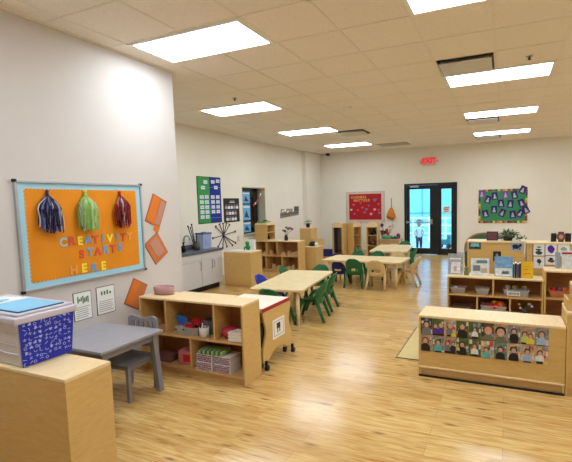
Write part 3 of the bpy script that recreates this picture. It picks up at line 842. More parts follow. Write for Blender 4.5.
def cup(loc, m_, lb, r=.035, h=.08, name='pen_cup', n=5, cols=None):
    t = thing(name, lb, 'cup', loc)
    m = MB(); m.lathe([(.001, 0), (r * .92, 0), (r, h), (r - .004, h), (r * .88, .004), (.001, .004)], m_, n=18); m.build('body', t)
    for k in range(n):
        a = k * 2 * math.pi / n; c = (cols or [RD, mat('pen_pink', (214, 70, 140)), mat('pen_purple', (110, 50, 140)), BLACK, WHITE])[k % 5]
        m = MB(); m.cyl((r * .4 * math.cos(a), r * .4 * math.sin(a), .008), (r * .8 * math.cos(a), r * .8 * math.sin(a), h + .035 + .01 * (k % 3)), .005, .005, c, 6)
        tag(m.build('marker_pen', loc=loc), '%s marker pen standing in the white cup on the toy shelf' % ('red', 'pink', 'purple', 'black', 'white')[k % 5], 'pen', 'pens in the white cup')
WCUP = mat('cup_white', (232, 226, 226), rough=.35)
cup((-2.475, 3.0, ZS), WCUP, 'white cup of marker pens in the upper middle bay', .046, .09)
basket('wire_bin', 'grey-green see-through bin behind the white pen cup', 'bin', (-2.47, 3.11, ZS), .13, .1, .13, mat('smoky_plastic', (120, 126, 120), rough=.3, alpha=.7))
# upper right bay
m = MB(); m.lathe([(.001, 0), (.05, .004), (.078, .045), (.07, .085), (.03, .1), (.001, .1)], mat('clear_red_bowl', (190, 56, 74), rough=.25, alpha=.85), n=20)
tag(m.build('red_bowl', loc=(-2.235, 3.06, ZS)), 'round red bowl in the upper right bay of the toy shelf', 'bowl')
t = thing('folded_cloth', 'stack of white folded cloths in the upper right bay of the toy shelf', 'cloth', (-2.12, 3.02, ZS))
for k in range(3):
    m = MB(); m.box(-.075, .07 - .004 * k, -.06, .06, .028 * k, .028 * k + .027, mat('cloth_white', (234, 226, 214), rough=.9), .011, seg=3); m.build('fold', t)
# lower bays
PW = mat('package_white', (232, 226, 226), rough=.5); PP = mat('package_purple', (110, 44, 92), rough=.5)
def package(loc, lb, w=.2, d=.16, h=.09, seed=1, base=PW, ink=PP, rot=0):
    t = thing('patterned_box', lb, 'box', loc, rot, 'purple and white patterned boxes')
    m = MB(); m.box(-w / 2, w / 2, -d / 2, d / 2, 0, h, base, .003); m.build('carton', t)
    rg = random.Random(seed); m = MB()
    for face in range(2):
        for i in range(9):
            for j in range(4):
                cx = -w / 2 + w * (i + .5) / 9; cz = h * (j + .5) / 4; a = rg.choice((.8, -.8, 0.1))
                L, T = .013, .0042
                p = [(cx + math.cos(a) * u - math.sin(a) * v, cz + math.sin(a) * u + math.cos(a) * v) for u, v in ((-L, -T), (L, -T), (L, T), (-L, T))]
                if face == 0: m.poly([(min(w / 2 - .002, max(-w / 2 + .002, q[0])), min(h - .002, max(.002, q[1]))) for q in p], -d / 2 - .0012, -d / 2, ink)
    m.build('zigzag_print', t)
ZB = .0695
package((-2.47, 3.05, ZB), 'purple and white patterned box, lower left of the four in the bottom right bay', .17, .17, .075, 1)
package((-2.275, 3.05, ZB), 'purple and white patterned box, lower right of the four in the bottom right bay', .17, .17, .075, 2)
package((-2.47, 3.055, ZB + .0755), 'purple and white patterned box, upper left of the four in the bottom right bay', .17, .17, .07, 3)
package((-2.275, 3.055, ZB + .0755), 'purple and white patterned box, upper right of the four in the bottom right bay', .17, .17, .07, 4)
LG = mat('wrap_green', (150, 186, 120), rough=.5); LD = mat('wrap_dark', (70, 92, 66), rough=.5)
t = thing('wipes_pack', 'green striped soft pack lying on the patterned boxes', 'pack', (-2.40, 3.04, ZB + .146), 4)
m = MB(); m.box(-.13, .13, -.075, .075, 0, .04, LG, .012, seg=3); m.build('wrap', t)
m = MB()
for k in range(5): m.box(-.10 + k * .045, -.08 + k * .045, -.0775, -.02, .008, .0415, LD, .001)
m.build('stripe', t)
t = thing('pink_box', 'pink and red box in the bottom left bay of the toy shelf', 'box', (-2.73, 3.07, ZB), 6)
m = MB(); m.box(-.075, .075, -.06, .06, 0, .13, mat('box_pink', (206, 120, 122), rough=.5), .003); m.build('carton', t)
m = MB(); m.box(-.02, .06, -.0615, -.06, .03, .1, RD); m.build('label_patch', t)
m = MB(); m.box(-.11, .1, -.07, .07, 0, .06, mat('box_mauve', (120, 76, 74), rough=.6), .004); tag(m.build('low_box', loc=(-3.0, 3.07, ZB)), 'low mauve box at the far left of the bottom left bay', 'box')

# ------------------------------------------------------------------ rolling craft cart
t = thing('craft_cart', 'maple rolling cart with wavy end panel and white top behind the toy shelf', 'cart', (-2.04, 3.575, 0))
def wave_panel(x0, x1):
    pts = [(-.275, .545), (.275, .545)]
    R_ = []
    for k in range(1, 16):
        u = k / 16; z_ = .545 - u * (.545 - .075)
        R_.append((.275 - .055 * math.sin(math.pi * min(1, u * 1.25)) ** 2 + .02 * u, z_))
    pts += R_ + [(.29, .07), (.2, .07)]
    for k in range(1, 10):
        u = k / 10; pts.append((.2 - .4 * u, .07 + .085 * math.sin(math.pi * u)))
    pts += [(-.2, .07), (-.29, .07)] + [(-x, z_) for x, z_ in reversed(R_)]
    M_ = Matrix(((0, 1, 0, 0), (1, 0, 0, 0), (0, 0, 1, 0), (0, 0, 0, 1)))
    m = MB(); m.poly(pts, x0, x1, MAPLE, M_); return m.build('end_panel', t)
e1 = wave_panel(-.02, 0); wave_panel(-.56, -.54)
m = MB(); m.box(-.555, -.012, -.272, .262, .546, .583, mat('white_laminate', (240, 230, 212), rough=.35, noise=.02), .002); m.build('top', t)
m = MB(); m.box(-.012, -.004, -.272, .262, .546, .581, mat('red_edge', (168, 34, 36), rough=.5), .002); m.build('red_rail', t)
m = MB(); m.box(-.54, -.02, -.01, .01, .14, .546, MAPLE_D); m.build('center_panel', t)
m = MB(); m.box(-.54, -.02, -.21, .21, .135, .15, MAPLE_D); m.build('bottom_shelf', t)
m = MB(); m.cyl((-.028, -.23, .32), (-.14, -.23, .32), .115, .115, BLACK, 24); tag(m.build('drum', t), 'dark round tub under the top')
for x in (-.50, -.06):
    for y in (-.235, .235):
        m = MB(); m.cyl((x, y, .07), (x, y, .045), .012, .012, STEEL, 8); m.box(x - .016, x + .016, y - .02, y + .02, .045, .058, BLACK, .003)
        m.cyl((x - .012, y, .027), (x + .012, y, .027), .027, .027, BLACK, 16); m.build('caster', t)
for x in (.006,):
    for y in (-.262, .262):
        m = MB(); m.box(x - .004, x + .02, y - .012, y + .012, .03, .09, BLACK, .004); m.cyl((x + .002, y, .026), (x + .028, y, .026), .026, .026, BLACK, 16); m.build('caster', t)
m = MB(); m.box(.0005, .0025, -.11, .13, .24, .43, WHITE); cd = tag(m.build('picture_card', t), 'white card with a black drawing')
m = MB()
for a in ((-.085, .105, .262, .268), (-.085, .105, .402, .408)): m.box(.0025, .0035, a[0], a[1], a[2], a[3], PG)
m.box(.0025, .0035, -.085, -.079, .262, .408, PG); m.box(.0025, .0035, .099, .105, .262, .408, PG)
m.box(.0025, .0035, -.03, .04, .33, .385, BLACK); m.box(.0025, .0035, -.02, -.005, .29, .33, BLACK); m.box(.0025, .0035, .02, .035, .29, .33, BLACK)
m.build('drawing', cd)

shelf_unit('low maple cabinet behind the toy shelf, against the near wall', (-2.61, 3.74, 0), 180, .74, .47, .583, zmid=.3, backm=MAPLE)

# ------------------------------------------------------------------ kitchen corner on the left
KX = -4.95
CAB = mat('cabinet_laminate', (204, 200, 200), rough=.45, noise=.015)
t = thing('base_cabinet', 'white laminate kitchen base cabinet with looped handles', 'cabinet', (KX, 6.60, 0), 90)   # local x -> +Y, y -> -X
m = MB(); m.box(-2.2, 0, .0, .445, .1, .70, CAB, .003); m.build('body', t)
m = MB(); m.box(-2.2, -.02, .06, .44, 0, .1, BLACK); m.build('toe_kick', t)
GAP = .004
for k, (a, b) in enumerate(((-2.19, -1.15), (-1.145, -.61), (-.605, -.005))):
    m = MB(); m.box(a, b, -.016, 0, .575, .695, CAB, .003); m.build('drawer_front', t)
for k, (a, b) in enumerate(((-2.19, -1.68), (-1.675, -1.145), (-1.14, -.905 + .3 - .005), (-.60, -.305), (-.30, -.005))):
    m = MB(); m.box(a, b, -.016, 0, .105, .57, CAB, .003); d = m.build('door', t)
    if k in (3, 4, 2):
        hx = {3: -.335, 4: -.27, 2: -.66}[k]
        m = MB(); m.tube([(hx, -.016, .55), (hx, -.045, .54), (hx, -.05, .48), (hx, -.045, .42), (hx, -.016, .41)], .006, STEEL, 8); m.build('handle', d)
CT = mat('slate_counter', (84, 90, 104), rough=.35, noise=.08, nscale=40)
t = thing('countertop', 'dark slate-grey countertop on the white kitchen base cabinet', 'countertop', (KX, 6.60, .70), 90)
m = MB(); m.box(-2.2, .012, -.03, .445, 0, .04, CT, .004); m.build('slab', t)
m = MB(); m.box(-2.2, .012, .425, .445, .04, .12, CT, .003); m.build('backsplash', t)
# faucet
t = thing('faucet', 'curved chrome tap at the back of the counter', 'faucet', (-5.25, 5.93, .74))
m = MB(); m.cyl((0, 0, 0), (0, 0, .03), .025, .02, STEEL, 14); m.build('base', t)
m = MB(); m.tube([(0, 0, .02), (0, 0, .2), (.02, 0, .26), (.07, 0, .28), (.12, 0, .26), (.135, 0, .2)], .012, STEEL, 10); m.build('spout', t)
m = MB(); m.cyl((0, .02, .03), (0, .09, .06), .008, .006, STEEL, 8); m.build('handle', t)
t = thing('tool_crock', 'dark crock holding long sticks on the counter', 'holder', (-5.13, 6.12, .74))
m = MB(); m.lathe([(.001, 0), (.05, 0), (.06, .14), (.052, .14), (.045, .01), (.001, .01)], mat('crock_brown', (84, 74, 62), rough=.5), n=16); m.build('crock', t)
for k, (dx, dy, L) in enumerate(((-.09, -.10, .44), (-.03, -.07, .47), (-.02, .03, .3), (.03, -.02, .25), (.0, -.14, .42))):
    m = MB(); m.cyl((dx * .2, dy * .2, .02), (dx, dy, L), .007, .009, BLACK, 6); m.ball((dx, dy, L), .016, BLACK, n=8)
    tag(m.build('paint_brush', loc=(-5.13, 6.12, .74)), ['leftmost dark brush standing in the crock', 'tallest dark brush in the crock', 'short dark brush in the crock, right side', 'shortest dark brush at the crock rim', 'dark brush leaning furthest out of the crock'][k], 'brush', 'brushes in the counter crock')
t = thing('bottle', 'small dark soap bottle beside the tap', 'bottle', (-5.15, 5.80, .74))
m = MB(); m.lathe([(.001, 0), (.035, 0), (.035, .1), (.012, .13), (.012, .15), (.001, .15)], BLACK, n=14); m.build('body', t)
m = MB(); m.cyl((0, 0, .15), (0, 0, .17), .015, .015, DARKM, 10); m.box(-.005, .04, -.006, .006, .17, .18, DARKM); m.build('pump', t)
t = basket('plastic_container', 'tall clear bluish container with a dark blue lid on the counter', 'container', (-5.22, 6.44, .74), .17, .24, .27, mat('blue_clear', (176, 190, 222), rough=.25, alpha=.85), tp=.006)
m = MB(); m.box(-.095, .095, -.13, .13, .27, .295, mat('lid_navy', (54, 70, 130), rough=.4), .01); m.box(-.02, .02, -.05, .05, .295, .31, mat('lid_navy', (54, 70, 130)), .006); m.build('lid', t)
m = MB(); m.box(.083, .088, -.06, .06, .05, .19, mat('lbl_blue', (150, 160, 206))); m.build('label_patch', t)
m = MB(); m.box(-.03, .03, -.03, .03, 0, .12, BLACK, .008); m.cyl((0, 0, .12), (0, 0, .15), .02, .015, BLACK, 10); tag(m.build('dispenser', loc=(-5.30, 6.28, .74)), 'small black dispenser behind the brush crock', 'dispenser')

# ------------------------------------------------------------------ left far wall displays
def wallF(name, label, cat, y, z, group=None): return thing(name, label, cat, (XL, y, z), 90, group)
t = wallF('pocket_chart', 'tall fabric pocket chart, left half green and right half blue, with white cards', 'wall chart', 6.895, 1.65)
t.location.x += .002
CG = mat('chart_green', (54, 150, 72), rough=.7, noise=.03); CB = mat('chart_blue', (20, 40, 140), rough=.7, noise=.03); DG_ = mat('chart_dark_green', (24, 70, 48), rough=.7)
m = MB(); m.box(-.37, .37, -.005, 0, -.46, .46, DG_); m.build('backing', t)
m = MB(); m.box(-.355, 0, -.009, -.005, -.445, .445, CG); m.build('green_half', t)
m = MB(); m.box(0, .355, -.009, -.005, -.445, .445, CB); m.build('blue_half', t)
m = MB()
for z in (.27, .04, -.06, -.155, -.25, -.34): m.box(-.35, .35, -.011, -.009, z - .02, z - .012, mat('pocket_vinyl', (170, 200, 200), rough=.2, alpha=.5))
m.build('pocket_row', t)
CARD = mat('card_white', (220, 226, 240), rough=.6)
for (x, z) in [(-.12, .35), (-.2, .24), (.11, .36), (.2, .25), (.27, .38)] + [(x, z) for z in (.06, -.04, -.14, -.235, -.33) for x in (-.25, -.1, .09, .25)]:
    if (x, z) in ((.09, -.33), (.25, -.33)): continue
    m = MB(); m.box(x - .055, x + .055, -.014, -.011, z - .03, z + .035, CARD); m.box(x - .035, x + .035, -.015, -.014, z - .005, z + .008, mat('card_ink', (120, 130, 160))); m.build('card', t)
t = wallF('menu_chart', 'black wall chart with rows of white cards beside the pocket chart', 'wall chart', 7.625, 1.43)
m = MB(); m.box(-.285, .285, -.006, 0, -.255, .255, BLACK); m.build('backing', t)
m = MB(); m.box(-.08, .12, -.008, -.006, .16, .175, CARD); m.box(-.06, .1, -.008, -.006, .19, .2, CARD); m.build('heading', t)
rg = random.Random(3)
for z in (.06, -.065, -.19):
    for k in range(5 if z > 0 else 4):
        x = -.2 + k * .1 + (.03 if z < 0 else 0)
        m = MB(); m.box(x - .04, x + .04, -.009, -.006, z - .03, z + .028, CARD if (k + int(z * 100)) % 3 else mat('card_tan', (190, 160, 140))); m.box(x - .03, x + .03, -.01, -.009, z + .03, z + .07, mat('card_grey', (104, 100, 100))); m.build('card', t)
# radiating brush wall decoration
t = wallF('starburst_decoration', 'dark purple starburst of tipped sticks on the wall above the plain cabinet', 'wall decoration', 7.29, .915)
SB = mat('starburst_plum', (66, 52, 84), rough=.5)
for ex, ez in ((-.25, .2), (-.12, .24), (0, .25), (.12, .25), (.22, .21), (.42, .05), (-.36, -.03), (-.2, -.22), (-.05, -.26), (.1, -.25), (.3, -.24), (.42, -.2)):
    m = MB(); a_ = math.atan2(ez, ex); m.cyl((0, -.012, 0), (ex, -.012, ez), .007, .009, SB, 6)
    m.cyl((ex - .022 * math.sin(a_), -.012, ez + .022 * math.cos(a_)), (ex + .022 * math.sin(a_), -.012, ez - .022 * math.cos(a_)), .013, .013, SB, 6)
    m.build('stick', t)
m = MB(); m.cyl((0, -.025, 0), (0, 0, 0), .03, .03, SB, 12); m.build('hub', t)
m = MB(); m.box(-.04, .04, -.006, 0, -.06, .06, mat('switch_plate', (200, 196, 190)), .002); m.box(-.008, .008, -.012, -.006, -.015, .015, WHITE)
o = tag(m.build('wall_outlet', loc=(XL, 7.83, .80), rotz=90), 'white wall outlet plate right of the starburst decoration', 'outlet')
# lettered decal (dark lettering too small to read)
t = wallF('wall_decal', 'dark two-line decal lettering on the wall above the long open shelf', 'wall decal', 10.32, 1.29)
DK = mat('decal_brown', (74, 60, 56), rough=.7); DP = mat('decal_mauve', (150, 116, 124), rough=.7)
rg = random.Random(5)
m = MB()
for k in range(17):
    x = -.54 + k * .064; h_ = rg.uniform(.11, .16); zz = -.13 + k * .003
    m.box(x, x + .036, -.006, 0, zz, zz + h_, DK); m.box(x + .01, x + .055, -.006, 0, zz + h_ * .5, zz + h_ * .5 + .022, DK)
m.build('lower_line', t)
m = MB()
for k in range(7): x = -.2 + k * .055; m.box(x, x + .022, -.006, 0, .05, .11, DP); m.box(x + .01, x + .042, -.006, 0, .07, .085, DP)
m.box(-.50, -.47, -.006, 0, .02, .09, DK); m.box(-.48, -.33, -.006, 0, .08, .1, DK)
m.build('upper_line', t)
m = MB()
for k in range(4): x = .26 + k * .075; m.box(x, x + .055, -.006, 0, .03, .16 + .01 * (k % 2), DK)
m.build('picture_block', t)
# window with posters and garland
t = struct(bpy.data.objects.new('window_1', None)); COL.objects.link(t); t.location = (XL, (WY0 + WY1) / 2, WZ0); t.rotation_euler = (0, 0, R(90))
ww, wh = WY1 - WY0, WZ1 - WZ0
JAMB = mat('jamb_paint', (196, 190, 168), rough=.7)
m = MB(); m.box(-ww / 2, -ww / 2 + .02, 0, .22, 0, wh, JAMB); m.box(ww / 2 - .02, ww / 2, 0, .22, 0, wh, JAMB); m.box(-ww / 2, ww / 2, 0, .22, wh - .02, wh, JAMB); m.box(-ww / 2, ww / 2, -.02, .22, 0, .02, JAMB)
m.build('window_frame', t)
m = MB(); m.box(-ww / 2 + .02, ww / 2 - .02, .17, .176, .02, wh - .02, glass_mat('window_glass', (.85, .88, .9), .06)); m.build('glass_pane', t)
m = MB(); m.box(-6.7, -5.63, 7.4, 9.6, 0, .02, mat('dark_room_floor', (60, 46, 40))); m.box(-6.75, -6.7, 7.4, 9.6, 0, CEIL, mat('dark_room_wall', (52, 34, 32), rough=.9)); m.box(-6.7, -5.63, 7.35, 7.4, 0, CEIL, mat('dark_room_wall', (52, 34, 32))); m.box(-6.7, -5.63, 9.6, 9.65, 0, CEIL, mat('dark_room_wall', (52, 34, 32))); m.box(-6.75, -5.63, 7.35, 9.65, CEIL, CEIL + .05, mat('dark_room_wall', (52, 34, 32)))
struct(m.build('wall_side_room'))
SK = mat('poster_blue', (110, 178, 226), rough=.5); SKD = mat('poster_ink', (40, 60, 100), rough=.5)
for k, (z0, z1) in enumerate(((.73, 1.0), (.34, .70), (.06, .30))):
    t2 = thing('window_poster', ['blue poster in the window, top of three', 'tall blue poster in the window, middle of three', 'blue poster in the window, bottom of three'][k], 'poster', (XL, 0, 0), 90, 'blue posters in the interior window')
    t2.location = (XL - .13, WY0 + .36, WZ0)
    m = MB(); m.box(-.15, .15, -.004, 0, z0, z1, SK); m.build('sheet', t2)
    m = MB(); h_ = z1 - z0
    m.poly([(-.1, z0 + h_ * .2), (-.02, z0 + h_ * .65), (.03, z0 + h_ * .4), (.1, z0 + h_ * .15)], -.006, -.004, SKD); m.box(-.13, .13, -.006, -.004, z1 - h_ * .2, z1 - h_ * .1, WHITE); m.build('picture', t2)
t = thing('paper_garland', 'string of small red and white paper flowers hanging across the window', 'garland', (XL - .06, 8.72, 1.66), 90)
gp = [(-.12 + .40 * u, 0, -.14 + .36 * u - .05 * math.sin(u * math.pi)) for u in [k / 10 for k in range(11)]]
m = MB(); m.tube(gp, .003, WHITE, 5); m.build('string', t)
for k in range(0, 11, 2):
    m = MB(); c_ = [RD, WHITE, OG][(k // 2) % 3]
    for q in range(5): m.ball((gp[k][0] + .018 * math.cos(q * 1.257), -.004, gp[k][2] + .018 * math.sin(q * 1.257)), .014, c_, sy=.4, n=8)
    m.build('paper_flower', t)

# on the plain cabinet by the kitchen
m = MB(); m.box(-.22, .22, -.15, .12, 0, .008, WHITE, .002); tag(m.build('paper_stack', loc=(-4.62, 6.80, .665)), 'flat stack of white paper on the plain cabinet', 'paper')
FRG = mat('frog_green', (40, 140, 62), rough=.5)
t = thing('plush_toy', 'green plush toy sitting on the plain cabinet', 'plush toy', (-4.52, 6.86, .673))
m = MB(); m.ball((0, 0, .05), .045, FRG, sz=1.1); m.ball((0, -.01, .125), .038, FRG); m.build('body', t)
for s_ in (-1, 1):
    m = MB(); m.tube([(s_ * .035, 0, .07), (s_ * .06, -.02, .05), (s_ * .05, -.05, .01)], .012, FRG, 8); m.build('arm', t)
    m = MB(); m.ball((s_ * .022, -.02, .16), .014, FRG, n=8); m.ball((s_ * .022, -.032, .162), .006, BLACK, n=6); m.build('eye', t)
t = thing('paper_bag', 'white paper bag standing behind the green plush toy', 'bag', (-4.50, 6.95, .665))
m = MB(); m.box(-.09, .09, -.03, .03, 0, .2, WHITE, .006); m.build('bag', t)
m = MB(); m.tube([(-.04, -.031, .19), (-.03, -.035, .25), (.03, -.035, .25), (.04, -.031, .19)], .004, WHITE, 6); m.build('handle', t)

# long shelf contents, cubby, vase
cub = thing('cubby_box', 'small maple cubby with rounded top on the left end of the long open shelf', 'cubby', (-5.21, 8.22, .72))
m = MB(); m.box(0, .32, 0, .015, 0, .36, MAPLE, .002); m.build('side_panel', cub)
m = MB(); m.box(0, .32, .345, .36, 0, .36, MAPLE, .002); m.build('side_panel', cub)
M_ = Matrix(((0, 1, 0, 0), (1, 0, 0, 0), (0, 0, 1, 0), (0, 0, 0, 1)))
m = MB(); m.box(0, .012, .015, .345, 0, .36, MAPLE_D); m.build('back_panel', cub)
pts = [(0, .345), (0, .36)] + [(.18 - .18 * math.cos(math.pi * k / 12), .36 + .05 * math.sin(math.pi * k / 12)) for k in range(13)] + [(.36, .345)]
m = MB(); m.poly(pts, 0, .32, MAPLE_LIT, M_); m.build('top', cub)
m = MB(); m.box(.012, .31, .015, .345, .17, .185, MAPLE_D); m.build('shelf_board', cub)
m = MB(); m.box(.012, .31, .015, .345, 0, .012, MAPLE_D); m.build('bottom', cub)
m = MB(); m.ball((0, 0, .03), .035, RD, n=10); m.ball((0, 0, .075), .026, mat('skin_toy', (216, 170, 140)), n=10); m.ball((0, 0, .09), .028, mat('hair_toy', (90, 50, 30)), sz=.7, n=10)
tag(m.build('small_doll', loc=(-4.96, 8.33, .907)), 'small red doll on the upper level of the rounded cubby', 'doll')
m = MB(); m.ball((0, 0, .04), .05, BLACK, sz=.8, n=10); m.cyl((0, 0, .05), (.03, -.02, .11), .016, .01, BLACK, 8); tag(m.build('toy_kettle', loc=(-4.97, 8.40, .734)), 'dark toy kettle on the lower level of the rounded cubby', 'toy')
LEAF = mat('leaf_green', (52, 92, 44), rough=.6, noise=.15)
def leaves(m, c, r, n, mt, seed, zs=.7, size=.05):
    rg = random.Random(seed)
    for k in range(n):
        a = rg.uniform(0, 2 * math.pi); e = rg.uniform(-.3, 1.4); d = r * rg.uniform(.3, 1)
        p = Vector((c[0] + d * math.cos(a) * math.cos(e), c[1] + d * math.sin(a) * math.cos(e) * .7, c[2] + d * math.sin(e) * zs))
        L = size * rg.uniform(.7, 1.2); Mx = Matrix.Translation(p) @ Euler((rg.uniform(-.8, .8), rg.uniform(-.8, .8), rg.uniform(0, 6.28))).to_matrix().to_4x4()
        m.flat([(0, 0), (L * .35, L * .22), (L, 0), (L * .35, -L * .22)], -.0006, .0006, mt, Mx)
m = MB(); m.flat(rrect(.26, .28, .06), 0, .025, mat('felt_green', (130, 168, 120), rough=.9)); m.ball((.04, 0, .03), .06, LEAF, sz=.5, n=10)
tag(m.build('green_mat', loc=(-5.06, 8.38, 1.13)), 'folded pale green mat with dark tuft on top of the rounded cubby', 'mat')
t = thing('flower_vase', 'dark vase of dusty pink flowers on the long open shelf', 'vase', (-4.48, 8.35, .72))
m = MB(); m.lathe([(.001, 0), (.035, 0), (.045, .05), (.03, .1), (.036, .12), (.03, .12), (.001, .1)], mat('vase_dark', (48, 40, 44), rough=.3), n=16); m.build('vase', t)
FP = mat('flower_mauve', (150, 90, 100), rough=.8); FD2 = mat('flower_plum', (96, 60, 84), rough=.8)
rg = random.Random(8)
for k in range(8):
    x = -.08 + .035 * k; z_ = .2 + .09 * rg.random() + (.04 if k > 4 else 0); y = rg.uniform(-.04, .04)
    m = MB(); m.tube([(0, 0, .1), (x * .6, y, z_ * .75), (x, y, z_)], .003, LEAF, 5); st = m.build('stem', t)
    m = MB(); 
    for q in range(6): m.ball((x + .016 * math.cos(q), y + .016 * math.sin(q), z_ + .008 * (q % 2)), .016, FP if k % 2 else FD2, n=6)
    m.build('flower', st)
WB = mat('natural_block', (214, 178, 128), rough=.6)
rg = random.Random(11)
spots6 = [(-4.54, .39, 0), (-4.40, .39, 1), (-4.30, .39, 0), (-4.22, .39, 1), (-4.80, .08, 1), (-4.68, .08, 0), (-4.42, .08, 0), (-4.30, .08, 1), (-5.02, .39, 0), (-4.86, .39, 1)]
lbs6 = ['upper shelf just right of the middle divider', 'upper shelf right bay, left one', 'upper shelf right bay, middle one', 'upper shelf right bay, by the end panel', 'lower shelf middle bay, left one', 'lower shelf middle bay, right one', 'lower shelf right bay, left one', 'lower shelf right bay, by the end panel', 'upper shelf left bay, left one', 'upper shelf left bay, right one']
for (x, z_, k), lb in zip(spots6, lbs6):
    m = MB()
    if k: m.box(-.035, .035, -.03, .03, 0, .05 + .06 * rg.random(), WB, .003); m.box(-.02, .02, -.025, .025, .05, .1, WB, .003)
    else: m.poly([(-.06, 0), (.06, 0), (.06, .05)] + [(.03 * math.cos(a * .5236), .05 + .0 + .03 * math.sin(a * .5236)) for a in range(0, 7)] + [(-.06, .05)], -.03, .03, WB)
    tag(m.build('wooden_block', loc=(x, 8.32, z_ + .001)), 'natural wooden block on the long open shelf, ' + lb, 'block', 'wooden blocks on the long open shelf')
# block unit and boxes to the right of the long shelf
t = shelf_unit('low maple cabinet with a dark helmet on it, right of the long shelf', (-3.93, 9.14, 0), 180, .29, .40, .545, zmid=.3, backm=MAPLE)
m = MB(); m.box(-.02, .3, .002, .016, .545, .70, MAPLE, .002); m.build('back_rail', t)
t = shelf_unit('tall narrow maple cabinet with a potted plant on top in the far left area', (-4.27, 9.58, 0), 180, .30, .36, .945, zmid=.5, backm=MAPLE)
t = thing('play_helmet', 'dark round play helmet with a white ball beside it on the low cabinet', 'helmet', (-4.10, 8.93, .545))
m = MB(); m.ball((0, 0, .05), .085, BLACK, sz=.75); m.cyl((0, 0, .0), (0, 0, .02), .09, .095, BLACK, 18); m.build('shell', t)
m = MB(); m.box(-.085, -.03, -.09, -.05, .02, .04, mat('strap_grey', (90, 84, 84)), .004); m.build('visor', t)
m = MB(); m.ball((0, 0, .045), .045, WHITE, n=14); m.cyl((0, 0, 0), (0, 0, .01), .025, .025, WHITE, 10); tag(m.build('white_ball', loc=(-3.99, 8.90, .545)), 'white ball on a small foot beside the dark helmet', 'ball')
t = thing('potted_plant', 'small plant in a black pot on the tall narrow cabinet', 'plant', (-4.42, 9.38, .945))
m = MB(); m.lathe([(.001, 0), (.04, 0), (.055, .1), (.048, .1), (.001, .09)], BLACK, n=14); m.build('pot', t)
m = MB(); leaves(m, (0, 0, .12), .12, 40, mat('leaf_grey_green', (110, 130, 92), rough=.7), 3, size=.05); m.build('leaves', t)

# ------------------------------------------------------------------ far corner: dress-up towers, play table, blue bins
CL = [mat('cloth_navy', (34, 40, 84)), mat('cloth_black', (30, 26, 30)), mat('cloth_brown', (110, 66, 50)), mat('cloth_teal', (40, 90, 96))]
def tower(loc, rotz, label, W=.32, D=.30, H=1.0, clothes=True):
    t = thing('dress_up_tower', label, 'shelf tower', loc, rotz, 'maple towers under the red board')
    T = .03
    for x in (0, W - T):
        m = MB(); m.box(x, x + T, 0, D, 0, H - .04, MAPLE, .003); m.build('side_panel', t)
    pts = [(0, H - .1)] + [(W / 2 - W / 2 * math.cos(math.pi * k / 10), H - .1 + .1 * math.sin(math.pi * k / 10)) for k in range(11)] + [(W, H - .1)]
    m = MB(); m.poly([(T * .8, H - .15)] + pts[1:-1] + [(W - T * .8, H - .15)], -.004, .016, MAPLE_LIT); m.build('arched_front', t)
    m = MB(); m.box(T, W - T, D - .015, D, .03, H - .06, MAPLE_D); m.build('back_panel', t)
    zz = (.03,) if clothes else (.03, .34, .62)
    for z_ in zz:
        m = MB(); m.box(T, W - T, .005, D - .015, z_, z_ + .015, MAPLE_D); m.build('shelf_board', t)
    m = MB(); m.box(T, W - T, .005, D - .015, H - .12, H - .1, MAPLE_D); m.build('top', t)
    return t
tower((-4.38, 10.85, 0), -8, 'maple dress-up tower with dark clothes under the left side of the red board')
for k, c in enumerate(CL):
    t = thing('hanging_garment', ['navy', 'black', 'brown', 'teal'][k] + ' dress-up garment hanging in the left maple tower', 'garment', (-4.325 + k * .065, 10.98, 0), -8)
    m = MB(); m.poly([(-.03, .15 + .08 * (k % 2)), (.03, .15 + .08 * (k % 2)), (.025, .8), (.01, .86), (-.01, .86), (-.025, .8)], -.09, .09, c); m.build('cloth', t)
tower((-3.80, 10.93, 0), 58, 'maple tower turned sideways with dark cubbies, middle of the far corner', .30, .24, 1.0, False)
tower((-3.45, 11.0, 0), 4, 'maple tower with arched top right of the white gap, under the red board', .32, .3, 1.0, False)
rg = random.Random(2)
for k, (x, z_, lb) in enumerate(((-3.30, .36, 'dark shoe pile item on the middle shelf of the right maple tower'), (-3.28, .64, 'black hat on the upper shelf of the right maple tower'), (-3.28, .047, 'dark bag on the lowest shelf of the right maple tower'))):
    m = MB(); m.ball((0, 0, .06), .08, [CL[2], BLACK, CL[1]][k], sz=.75, n=12); m.cyl((0, 0, 0), (0, 0, .015), .1, .1, [CL[2], BLACK, CL[1]][k], 16)
    m.cyl((0, 0, .1), (0, 0, .16), .03, .02, [CL[2], BLACK, CL[1]][k], 10)
    tag(m.build(['play_bag', 'play_hat', 'play_bag'][k], loc=(x, 11.13, z_)), lb, 'dress-up item')
BB = mat('bin_blue', (26, 46, 120), rough=.5)
basket('floor_bin', 'blue bin on the floor in the corner left of the maple towers', 'bin', (-4.68, 11.35, 0), .50, .36, .17, BB)
basket('floor_bin', 'blue bin on the floor in front of the left maple tower', 'bin', (-4.12, 10.55, 0), .30, .24, .14, BB)
